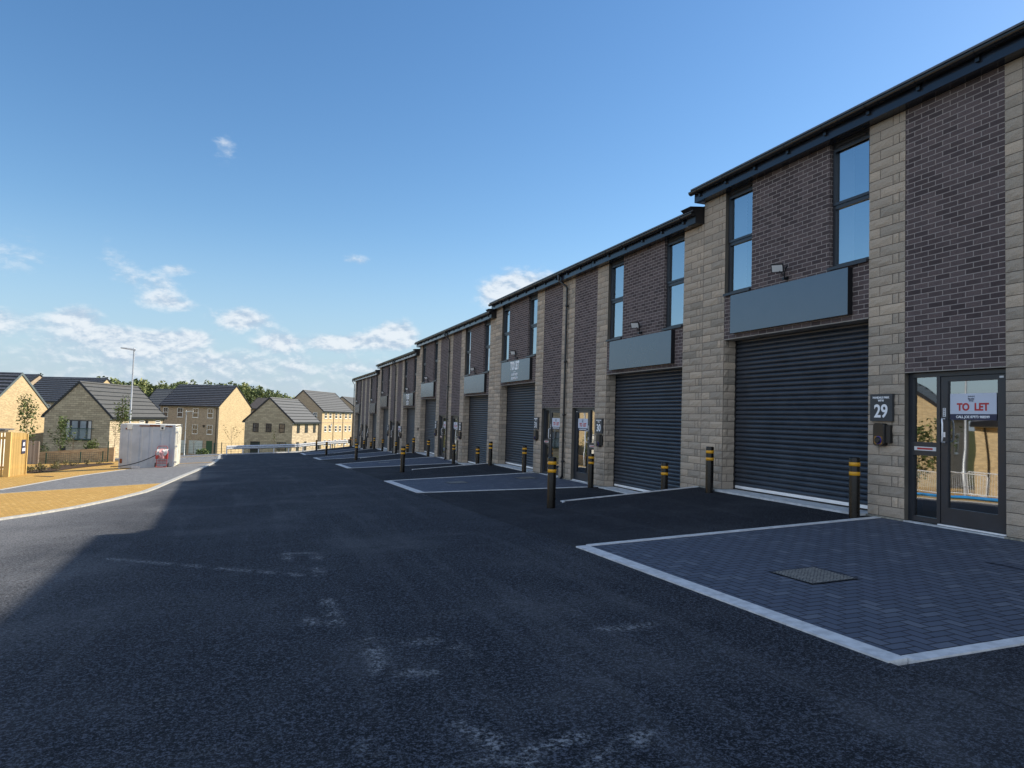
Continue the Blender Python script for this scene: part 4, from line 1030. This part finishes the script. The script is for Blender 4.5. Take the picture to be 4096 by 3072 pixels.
tag(root, 'dented pale grey steel container with rusty top edge, standing on the grey paving', 'container')
# sack truck with reel and cloths
tx = Vector((-4.52, 42.25, 0)); zt = G(tx.x, tx.y)+.01
r = empty('hose_trolley', (tx.x, tx.y, zt)); d1 = dC; d2 = -nC
def TT(a, b_, q): v = d1*a+d2*b_; return (v.x, v.y, q)
m = MB()
m.tube([TT(-.25, .05, .05), TT(-.25, .0, .95), TT(-.24, -.02, 1.06), TT(-.18, -.03, 1.12), TT(.18, -.03, 1.12), TT(.24, -.02, 1.06), TT(.25, 0, .95), TT(.25, .05, .05)], .014, 8)
for q in (.22, .34, .55, .9): m.tube([TT(-.25, .03, q), TT(.25, .03, q)], .015, 8)
m.tube([TT(-.25, .05, .06), TT(-.25, .3, .03)], .015, 6); m.tube([TT(.25, .05, .06), TT(.25, .3, .03)], .015, 6); m.tube([TT(-.25, .3, .03), TT(.25, .3, .03)], .015, 6); m.box(-.25, .25, .05, .3, .02, .03, T=TT)
m.build('frame', 'red_paint', r)
for a in (-.31, .31):
    m = MB(); c_ = TT(a, -.05, .12)
    for sgn in (-.025, .025): m.face([TT(a+sgn, -.05+.12*cos(2*pi*k/16), .12+.12*sin(2*pi*k/16)) for k in range(16)])
    m.mesh([TT(a+sg, -.05+.12*cos(2*pi*k/16), .12+.12*sin(2*pi*k/16)) for sg in (-.025, .025) for k in range(16)], [(k, (k+1) % 16, 16+(k+1) % 16, 16+k) for k in range(16)]); m.build('wheel', 'rubber', r)
m = MB()
m.box(-.30, -.18, -.02, .16, .45, .86, T=TT); m.box(.18, .29, -.02, .16, .45, .84, T=TT); m.box(-.18, .18, -.02, .06, .45, .86, mi=1, T=TT); m.build('bag', ['red_paint', 'pink_cloth'], r)
def cloth(a0, a1, ztop, zbot, mat, dep, ph):
    m = MB(); nu, nv = 7, 9; V = []
    for j in range(nv):
        for i in range(nu):
            t = i/(nu-1); s_ = j/(nv-1); a = lerp(a0, a1, t)*(1-.08*s_)+.02*sin(7*s_+ph); 
            V.append(TT(a, dep*min(1, s_*3)+.025*sin(t*14+ph+s_*3), lerp(ztop, zbot+.06*sin(t*5+ph), s_)))
    m.mesh(V, [(j*nu+i, j*nu+i+1, (j+1)*nu+i+1, (j+1)*nu+i) for j in range(nv-1) for i in range(nu-1)], smooth=True); m.build('cloth', mat, r)
cloth(-.26, -.05, .96, .62, 'white_cloth', .20, 0); cloth(-.10, .12, .98, .5, 'pink_cloth', .23, 1.3); cloth(.06, .30, .97, .68, 'white_cloth', .21, 2.4)
m = MB(); p0 = Vector(TT(-.3, .1, .62)); pts = []
for k in range(15):
    t = k/14; pts.append((p0.x-dC.x*2.1*t-dC.y*0, p0.y-dC.y*2.1*t, .62*(1-t)**2.0+.02))
m.tube(pts, .022, 8); m.build('hose', 'hose_black', r)
tag(r, 'red sack truck hung with pink and white cloths, trailing a black hose by the container', 'trolley')

# timber fence (foreground left), grey fence, brick wall, mesh fences
def board_run(m, a, b_, h, bw, gap, th, z0f, jitter=.0):
    a, b_ = Vector((*a, 0)), Vector((*b_, 0)); d = (b_-a); L = d.length; d.normalize(); n = Vector((-d.y, d.x, 0)); k = 0.
    while k < L-bw*.5:
        q = a+d*k; z0 = z0f(q.x, q.y); hh_ = h+rng.uniform(-jitter, jitter)
        v = []
        for z_ in (z0-.05, z0+hh_):
            for w2_ in (0, th):
                for u in (0, bw): p = q+d*u+n*w2_; v.append((p.x, p.y, z_))
        m.mesh(v, [(0, 1, 3, 2), (4, 5, 7, 6), (0, 1, 5, 4), (2, 3, 7, 6), (0, 2, 6, 4), (1, 3, 7, 5)], rng.random()); k += bw+gap
def fence(name, lab, runs, h, bw, gap, mat, group=None, post=True, cat='fence'):
    r = empty(name, (*runs[0][0], G(*runs[0][0]))); 
    m = MB()
    for a, b_ in runs: board_run(m, a, b_, h, bw, gap, .03, G, .006)
    m.build('boards', mat, r)
    for a, b_ in runs:
        m = MB(); 
        for p in (a, b_): m.box(p[0]-.05, p[0]+.05, p[1]+.04, p[1]+.14, G(*p)-.1, G(*p)+h-.05)
        m.build('post', mat, r)
        m = MB(); A_, B_ = Vector((*a, 0)), Vector((*b_, 0)); d = (B_-A_).normalized(); n = Vector((-d.y, d.x, 0))
        for q in (.4, h-.3):
            v = [A_+n*.03, B_+n*.03, B_+n*.075, A_+n*.075]; m.mesh([(p.x, p.y, G(p.x, p.y)+q+zz) for zz in (0, .1) for p in v], [(0, 1, 2, 3), (4, 5, 6, 7), (0, 1, 5, 4), (1, 2, 6, 5), (2, 3, 7, 6), (3, 0, 4, 7)])
        m.build('rail', mat, r)
    for ch in r.children: ch.location = -Vector(r.location)
    tag(r, lab, cat, group); return r
f1 = fence('timber_fence', 'tall new yellow timber slat fence with a small dark sign, at the left edge', [((-10.52, 38.7), (-10.50, 41.3)), ((-13.2, 39.6), (-10.56, 38.7))], 2.05, .07, .07, 'timber_new')
m = MB(); m.box(-10.62, -10.42, 38.56, 38.74, G(-10.5, 38.6)-.1, G(-10.5, 38.6)+2.06); o = m.build('corner_post', 'timber_new', f1); o.location = -Vector(f1.location)
m = MB(); X0, Y0, Zs = -10.485, 41.0, G(-10.5, 41)
m.box(-10.487, -10.470, 40.55, 41.13, Zs+1.05, Zs+1.72); s_o = m.build('panel', 'poster_navy'); sg = empty('fence_sign', (-10.48, 40.9, Zs+1.4)); s_o.parent = sg; s_o.location = -Vector(sg.location)
m = MB(); m.box(-10.469, -10.466, 40.68, 40.98, Zs+1.42, Zs+1.6); m.box(-10.469, -10.466, 40.6, 41.08, Zs+1.17, Zs+1.32); o = m.build('label', 'poster_white', sg); o.location = -Vector(sg.location)
tag(sg, 'small dark notice with white labels fixed to the new timber fence', 'sign')
fence('weathered_fence', 'grey weathered vertical board fence in front of the sunlit gable', [((-16.9, 62.9), (-14.95, 61.9))], 1.72, .12, .02, 'timber_old')
r = empty('garden_wall', (-15.3, 63.5, G(-15.3, 63.5))); m = MB(); A_, B_ = Vector((-15.6, 63.7, 0)), Vector((-9.9, 61.3, 0)); n = Vector((.39, .92, 0))
v = [A_, B_, B_+n*.22, A_+n*.22]; hh2 = [(.80), (1.02), (1.02), (.80)]
m.mesh([(p.x, p.y, G(p.x, p.y)-.2) for p in v]+[(p.x, p.y, G(p.x, p.y)+q) for p, q in zip(v, hh2)], [(4, 5, 6, 7), (0, 1, 5, 4), (1, 2, 6, 5), (2, 3, 7, 6), (3, 0, 4, 7)])
m.build('brickwork', 'garden_brick', r); m = MB(); m.mesh([(p.x, p.y, G(p.x, p.y)+q+zz) for zz in (0.001, .05) for p, q in zip(v, hh2)], [(4, 5, 6, 7), (0, 1, 5, 4), (1, 2, 6, 5), (2, 3, 7, 6), (3, 0, 4, 7)]); m.build('coping', 'garden_brick', r)
for ch in r.children: ch.location = -Vector(r.location)
tag(r, 'low orange brick garden wall behind the short green wire fence, below the stone house', 'wall')
def wire_fence(lab, pts, h, zf_, extra=(), group='green wire mesh fences', sp=.16):
    r = empty('wire_fence', (*pts[0], zf_(*pts[0])))
    for p in pts:
        m = MB(); z0 = zf_(*p); hh_ = h if p not in extra else h*1.9; m.box(p[0]-.035, p[0]+.035, p[1]-.035, p[1]+.035, z0-.3, z0+hh_+.05); m.build('post', 'green_metal', r)
    m = MB()
    for a, b_ in zip(pts, pts[1:]):
        L = math.dist(a, b_); n = int(L/sp)
        for i in range(1, n):
            t = i/n; x, y = lerp(a[0], b_[0], t), lerp(a[1], b_[1], t); z0 = zf_(x, y); m.box(x-.006, x+.006, y-.006, y+.006, z0+.05, z0+h)
        for q in range(6):
            z_ = .06+(h-.08)*q/5; z0, z1 = zf_(*a)+z_, zf_(*b_)+z_; e = .007
            m.mesh([(a[0], a[1], z0-e), (b_[0], b_[1], z1-e), (b_[0], b_[1], z1+e), (a[0], a[1], z0+e)], [(0, 1, 2, 3)])
    m.build('wire_panel', 'green_metal', r)
    for ch in r.children: ch.location = -Vector(r.location)
    tag(r, lab, 'fence', group); return r
wire_fence('short green wire fence with one tall post, before the orange brick wall', [(-14.49, 62.2), (-12.07, 61.3), (-10.5, 60.7), (-10.15, 60.6)], .78, G, extra=((-10.15, 60.6),))
zlow = lambda x, y: G(x, y)-.25 if y < 70 else -2.95
wire_fence('tall dark green wire fence running behind the guard rail and the gravel verge', [(-9.5, 67.5), (-7.2, 67.9), (-5.45, 68.0), (-3.2, 68.4), (-2.6, 68.6), (.5, 70.4), (2.35, 71.2), (2.95, 71.4), (4.6, 72.2), (6.1, 72.9), (7.5, 73.5), (7.75, 73.7), (9.9, 74.6)], 1.3, lambda x, y: max(zlow(x, y), -3.05), sp=.3)

# guard rail
GA, GB = Vector((-2.1, 65.9, 0)), Vector((8.6, 70.5, 0)); r = empty('guard_rail', (GA.x, GA.y, G(GA.x, GA.y))); d = (GB-GA).normalized(); n = Vector((-d.y, d.x, 0))
wp = [(0, .44), (.03, .47), (.08, .49), (.08, .54), (.03, .57), (.01, .60), (.03, .63), (.08, .66), (.08, .71), (.03, .74), (0, .76)]
def GZ(p): return G(p.x, p.y)
m = MB(); V = []
NS = 9
for i in range(NS+1):
    p = GA+(GB-GA)*(i/NS); 
    for o_, q in wp: c_ = p-n*(o_+.05); V.append((c_.x, c_.y, GZ(p)+q+.02))
k = len(wp); m.mesh(V, [(i*k+j, i*k+j+1, (i+1)*k+j+1, (i+1)*k+j) for i in range(NS) for j in range(k-1)]); m.build('rail_beam', 'galvanised', r)
for i in range(9):
    p = GA+(GB-GA)*((i+.02)/8.3); m = MB(); z0 = GZ(p); m.box(p.x-.05, p.x+.05, p.y-.03, p.y+.05, z0-.4, z0+.74); m.build('post', 'galvanised', r)
for ch in r.children: ch.location = -Vector(r.location)
tag(r, 'galvanised steel crash barrier across the far end of the road', 'guard rail')
mb = MB(); strip(mb, [(-2.7, 66.4), (2.6, 68.75), (8.9, 71.4)], .3, .10); tag(mb.build('road_end_kerb', 'kerb_concrete'), kind='structure')
# shed roof at far left
r = empty('garden_shed', (-14.6, 50.6, G(-14.6, 50.6))); z0 = G(-14.6, 50.6)
m = MB(); m.box(-20.5, -14.75, 50.9, 54, z0-.3, z0+2.35); m.build('wall', 'container_white', r)
m = MB(); m.box(-20.8, -14.5, 50.6, 54.3, z0+2.36, z0+2.44); m.box(-20.78, -14.52, 50.62, 50.66, z0+2.2, z0+2.36, mi=1); m.build('roof', ['roof_tile_grey', 'black_trim'], r)
m = MB(); m.box(-17.5, -15.7, 50.86, 50.9, z0+.9, z0+1.95); m.build('window', 'house_pane', r)
for ch in r.children: ch.location = -Vector(r.location)
tag(r, 'flat roofed cream outbuilding just behind the new timber fence', 'shed')
# wheelie bins
def bin_(loc, rz, mat, lab):
    r = empty('wheelie_bin', loc, rz); m = MB()
    m.mesh([(x*s_, y*s_, q) for q, s_ in ((.05, .82), (.95, 1)) for x, y in ((-.28, -.3), (.28, -.3), (.28, .3), (-.28, .3))], [(0, 1, 2, 3), (4, 5, 6, 7), (0, 1, 5, 4), (1, 2, 6, 5), (2, 3, 7, 6), (3, 0, 4, 7)]); m.build('body', mat, r)
    m = MB(); m.mesh([(-.3, -.33, .955), (.3, -.33, .955), (.3, .33, .955), (-.3, .33, .955), (-.3, -.33, 1.0), (.3, -.33, 1.0), (.3, .33, 1.07), (-.3, .33, 1.07)], [(0, 1, 2, 3), (4, 5, 6, 7), (0, 1, 5, 4), (1, 2, 6, 5), (2, 3, 7, 6), (3, 0, 4, 7)]); m.build('lid', mat, r)
    for x in (-.25, .25):
        m = MB(); m.tube([(x-.03, .3, .1), (x+.03, .3, .1)], .1, 12); m.build('wheel', 'rubber', r)
    tag(r, lab, 'wheelie bin', 'wheelie bins')
bin_((-10.6, 114, -5.9), 0, 'green_bin', 'green wheelie bin beside the pale garage doors of the tan house')
bin_((-16.2, 75.5, -4.0), .2, 'hose_black', 'black wheelie bin against the shaded gable of the low stone house')
# things that show in the glass of the doors: crowd barriers and blue pipes left of the frame
def barrier(lab, loc, rz, first=None):
    if first is None:
        r = empty('crowd_barrier'); m = MB()
        m.tube([(-1.1, 0, .2), (-1.1, 0, 1.02), (-1.02, 0, 1.1), (1.02, 0, 1.1), (1.1, 0, 1.02), (1.1, 0, .2), (-1.1, 0, .2)], .019, 8); m.build('frame', 'galvanised', r)
        for k in range(17): m = MB() if k == 0 else m; x = -1.0+k*.125; m.tube([(x, 0, .2), (x, 0, 1.1)], .008, 5)
        m.build('bars', 'galvanised', r)
        for x in (-.8, .8): m = MB(); m.tube([(x, -.3, .02), (x, -.1, .2), (x, .1, .2), (x, .3, .02)], .016, 6); m.build('foot', 'galvanised', r)
    else: r = copy_tree(first)
    r.location = loc; r.rotation_euler = (0, 0, rz); tag(r, lab, 'crowd barrier', 'steel crowd barriers beyond the left edge'); return r
b0 = None
for k in range(5):
    x, y = -9.4-.5*k*(k > 2), 15.6+k*2.25; b1 = barrier(['first', 'second', 'third', 'fourth', 'fifth'][k]+' steel crowd barrier from the camera, mirrored in the door of unit 29', (x, y, G(x, y)), R(88+4*k), b0); b0 = b0 or b1
for k in range(4):
    m = MB(); pts = [(-8.8+.12*k+.1*sin(j*.9+k), 16+j*.75, G(-8.8, 16+j*.75)+.06+.05*(k % 2)) for j in range(12)]; m.tube(pts, .045, 8)
    tag(m.build('blue_pipe', 'blue_pipe'), ['first', 'second', 'third', 'fourth'][k]+' long blue pipe from the crowd barriers, mirrored in the door of unit 29', 'pipe', 'blue pipes on the paving')

# ---------------------------------------------------------------- trees and plants
def leaves(m, c, rad, n, size, r, dens=1.0, shell=.35, tb=0.):
    for _ in range(n):
        while True:
            v = Vector((r.uniform(-1, 1), r.uniform(-1, 1), r.uniform(-1, 1)))
            if v.length <= 1 and v.length > r.random()*shell: break
        p = Vector((c[0]+v.x*rad[0], c[1]+v.y*rad[1], c[2]+v.z*rad[2]))
        a = Vector((r.gauss(0, 1), r.gauss(0, 1), r.gauss(0, .7))).normalized(); b_ = a.cross(Vector((r.gauss(0, 1), r.gauss(0, 1), r.gauss(0, 1)))).normalized()
        s_ = size*r.uniform(.6, 1.4); m.face([p-a*s_, p+b_*s_*.55, p+a*s_, p-b_*s_*.55], min(1, max(0, r.gauss(.45+tb, .22))))
def young_tree(name, lab, x, y, h, seed, lv=260, wd=.55, bare=False, size=.06, low=.35, z=None, leafmat='leaf', group='young trees'):
    r = random.Random(seed); z0 = G(x, y) if z is None else z; t = empty(name, (x, y, z0)); m = MB()
    lean = r.uniform(-.04, .04); trunk = [(lean*h*q*q, .02*h*sin(q*5)*q, h*q) for q in (0, .2, .4, .6, .8, 1)]
    m.tube([(a, b_, c if c > 0 else -.15) for a, b_, c in trunk], .035*h/4, 8, r2=.007)
    br = MB(); tips = []
    for k in range(11 if not bare else 9):
        q = r.uniform(low, .88); a = r.uniform(0, 2*pi); L = wd*(1.25-q)*1.3*r.uniform(.6, 1.1); b0_ = Vector((lean*h*q*q, 0, h*q))
        p1 = b0_+Vector((cos(a)*L*.5, sin(a)*L*.5, L*.55)); p2 = b0_+Vector((cos(a)*L, sin(a)*L, L*1.35)); br.tube([b0_, p1, p2], .012*h/4, 5, r2=.004); tips += [p1, p2, (p1+p2)/2]
    m.build('trunk', 'bark', t); br.build('branches', 'bark', t)
    c = MB()
    if bare:
        for p in tips: leaves(c, p, (.12, .12, .14), 3, size*.8, r)
    else:
        for p in tips: leaves(c, p, (wd*.33, wd*.33, .11*h), int(lv/len(tips)*.75), size, r, tb=r.uniform(-.15, .15))
        leaves(c, (0, 0, h*(low+.97)/2), (wd*.55, wd*.55, h*(1-low)*.46), lv//3, size, r)
        leaves(c, (0, 0, h*.98), (wd*.2, wd*.2, h*.08), 14, size, r)
    c.build('leaves', leafmat, t); tag(t, lab, 'tree', group)
young_tree('young_tree', 'leafy young tree rising behind the weathered grey fence, before the sunlit gable', -13.2, 52.0, 4.5, 3, 620, .85, size=.075, low=.3)
young_tree('young_tree', 'dense small tree in front of the shaded gable with the french window', -14.6, 66.5, 3.6, 5, 900, .72, size=.07, low=.25, z=-3.35)
young_tree('young_tree', 'slim leafy tree poking up behind the left part of the white container', -7.75, 50.4, 4.25, 11, 560, .62, size=.065, low=.45)
young_tree('young_tree', 'bushy tree out on the left, seen mirrored in door 29', -16.6, 29.6, 3.2, 51, 900, 1.5, size=.1, low=.1)
young_tree('bare_sapling', 'thin bare sapling before the low orange brick wall', -12.85, 62.6, 2.4, 21, bare=True, wd=.8, group='bare saplings')
young_tree('bare_sapling', 'bare twiggy sapling beside the tall green post, left of the container', -9.75, 60.4, 2.8, 22, bare=True, wd=.7, group='bare saplings')
young_tree('bare_sapling', 'leaning bare sapling behind the gravel verge, before the garage doors', -5.0, 70.5, 2.7, 25, bare=True, wd=1.0, z=-2.95, group='bare saplings', leafmat='leaf_autumn')
young_tree('bare_sapling', 'bare sapling against the sunlit gable above the guard rail', -2.0, 76, 2.7, 31, bare=True, wd=.9, z=-2.95, size=.07, group='bare saplings', leafmat='leaf_autumn')
young_tree('bare_sapling', 'very thin bare sapling before the shaded gable with three windows', 2.0, 76, 2.6, 37, bare=True, wd=.3, z=-2.95, group='bare saplings')
def shrub(lab, x, y, w_, h, n, size, seed, name='shrub', mat='leaf', z=None, tb=0):
    r = random.Random(seed); z0 = G(x, y) if z is None else z; t = empty(name, (x, y, z0)); m = MB()
    for k in range(5): a = r.uniform(0, 6.28); m.tube([(0, 0, -.05), (cos(a)*w_*.3, sin(a)*w_*.3, h*.5), (cos(a)*w_*.5, sin(a)*w_*.5, h*.85)], .008, 4)
    m.build('stems', 'bark', t); m = MB()
    for k in range(4): leaves(m, (r.uniform(-.4, .4)*w_, r.uniform(-.3, .3)*w_, h*r.uniform(.4, .65)), (w_*.45, w_*.4, h*.4), n//4, size, r, tb=tb)
    m.build('leaves', mat, t); tag(t, lab, 'shrub', 'shrubs and bedding plants')
shrub('rounded light green shrub behind the orange brick wall, under the french window', -12.2, 66.5, 1.0, 1.6, 700, .07, 1, z=-2.95, tb=.35)
shrub('low broad green shrub behind the brick wall at its left end', -16.6, 66.3, 1.1, 1.4, 420, .07, 2, z=-3.1, tb=.1)
shrub('wispy pale shrub left of the dense small tree', -15.6, 66.2, .7, 1.7, 260, .06, 6, z=-3.35, tb=.25)
shrub('small bright plant on the wall top right of the rounded shrub', -10.9, 65.2, .8, .75, 200, .06, 3, z=-2.75, tb=.4)
shrub('dark green clipped mound in front of the green door of the tan house', -7.0, 114, 1.6, 1.5, 380, .14, 4, z=-5.9)
rr_ = random.Random(99); bed = [(-11.6, 45.6), (-11.2, 44.9), (-10.9, 46.2), (-10.4, 43.7), (-11.4, 47.5), (-10.4, 46.9), (-11., 49.), (-10.3, 50.5), (-11.4, 51.5), (-10.1, 53), (-9.6, 55.), (-11.8, 55.5), (-10.9, 44.2)]
wh = ['nearest the fence', 'near the fence, second one', 'third from the fence', 'at the front tip of the bed', 'fifth along', 'in the middle of the bed', 'seventh along', 'eighth along', 'at the rear left', 'tenth along', 'at the rear right tip', 'at the very back', 'next to the front tip']
for i, (x, y) in enumerate(bed): shrub('scraggy low plant in the dark soil bed, '+wh[i], x, y, rr_.uniform(.3, .5), rr_.uniform(.3, .55), 90, .045, 50+i, name='bedding_plant', mat='leaf_autumn')
# woodland on the rise behind the houses: nobody could count it
m = MB(); r_ = random.Random(4)
TOP = lambda a: interp(a, [-40, -24, -13.3, -12.3, -11, -1, 0, 1.5, 3, 4.5, 9, 40], [5, 5, 5.2, 5.8, 10.9, 11.7, 10.6, 9.4, 6.4, 4.4, 3.6, 3.6])
for i in range(300):
    a = -24+r_.random()*34 if i > 60 else -11.5+i*.26
    D = r_.uniform(285, 345); x, y = pol(a, D); top = (TOP(a)-1.3)*D/300+1.3+r_.uniform(-2.4, .6)
    con = r_.random() < .35; H_ = r_.uniform(9, 13); tb = r_.uniform(-.38, .3)
    for k in range(7 if not con else 6):
        q = k/6.; wv_ = (r_.uniform(2.0, 3.2)*(1-.35*q*q)) if not con else 2.2*(1-q)+.6
        cz = top-H_*(1-q)*.8-.8; leaves(m, (x+r_.uniform(-1.3, 1.3)*(not con), y+r_.uniform(-1, 1), cz), (wv_, wv_, H_*.13), 46 if not con else 36, .55, r_, tb=tb+.1*q)
for i in range(60):
    a = -24+34*i/60; x, y = pol(a, 352); leaves(m, (x, y, TOP(a)-5.5), (5, 3, 6), 150, 1.0, r_, tb=-.2)
tag(m.build('woodland', 'wood_leaf'), 'dense mixed wood along the skyline behind the houses', 'woodland', kind='stuff')
def far_tree(lab, a, D, top, w_, n, seed):
    r = random.Random(seed); x, y = pol(a, D); t = empty('tree', (x, y, top-9)); m = MB(); m.tube([(0, 0, -1), (0, 0, 7)], .18, 6, r2=.05); m.build('trunk', 'bark', t); m = MB()
    for k in range(8): leaves(m, (r.uniform(-.5, .5)*w_, r.uniform(-.5, .5)*w_, 9-1.1-r.random()*4), (w_*.45, w_*.45, 1.2), n//8, .22, r)
    m.build('crown', 'wood_leaf', t); tag(t, lab, 'tree', 'single trees behind the houses')
far_tree('small tree top between the small orange gable and the long dark roof', -14.0, 175, 8.1, 1.7, 500, 1)
far_tree('dark tree top just right of the long yellow terrace roof', 6.35, 190, 4.4, 1.5, 500, 2)
far_tree('dark leafy tree between the tan house and the stone house', 2.2, 118, -.1, 2.4, 900, 3)
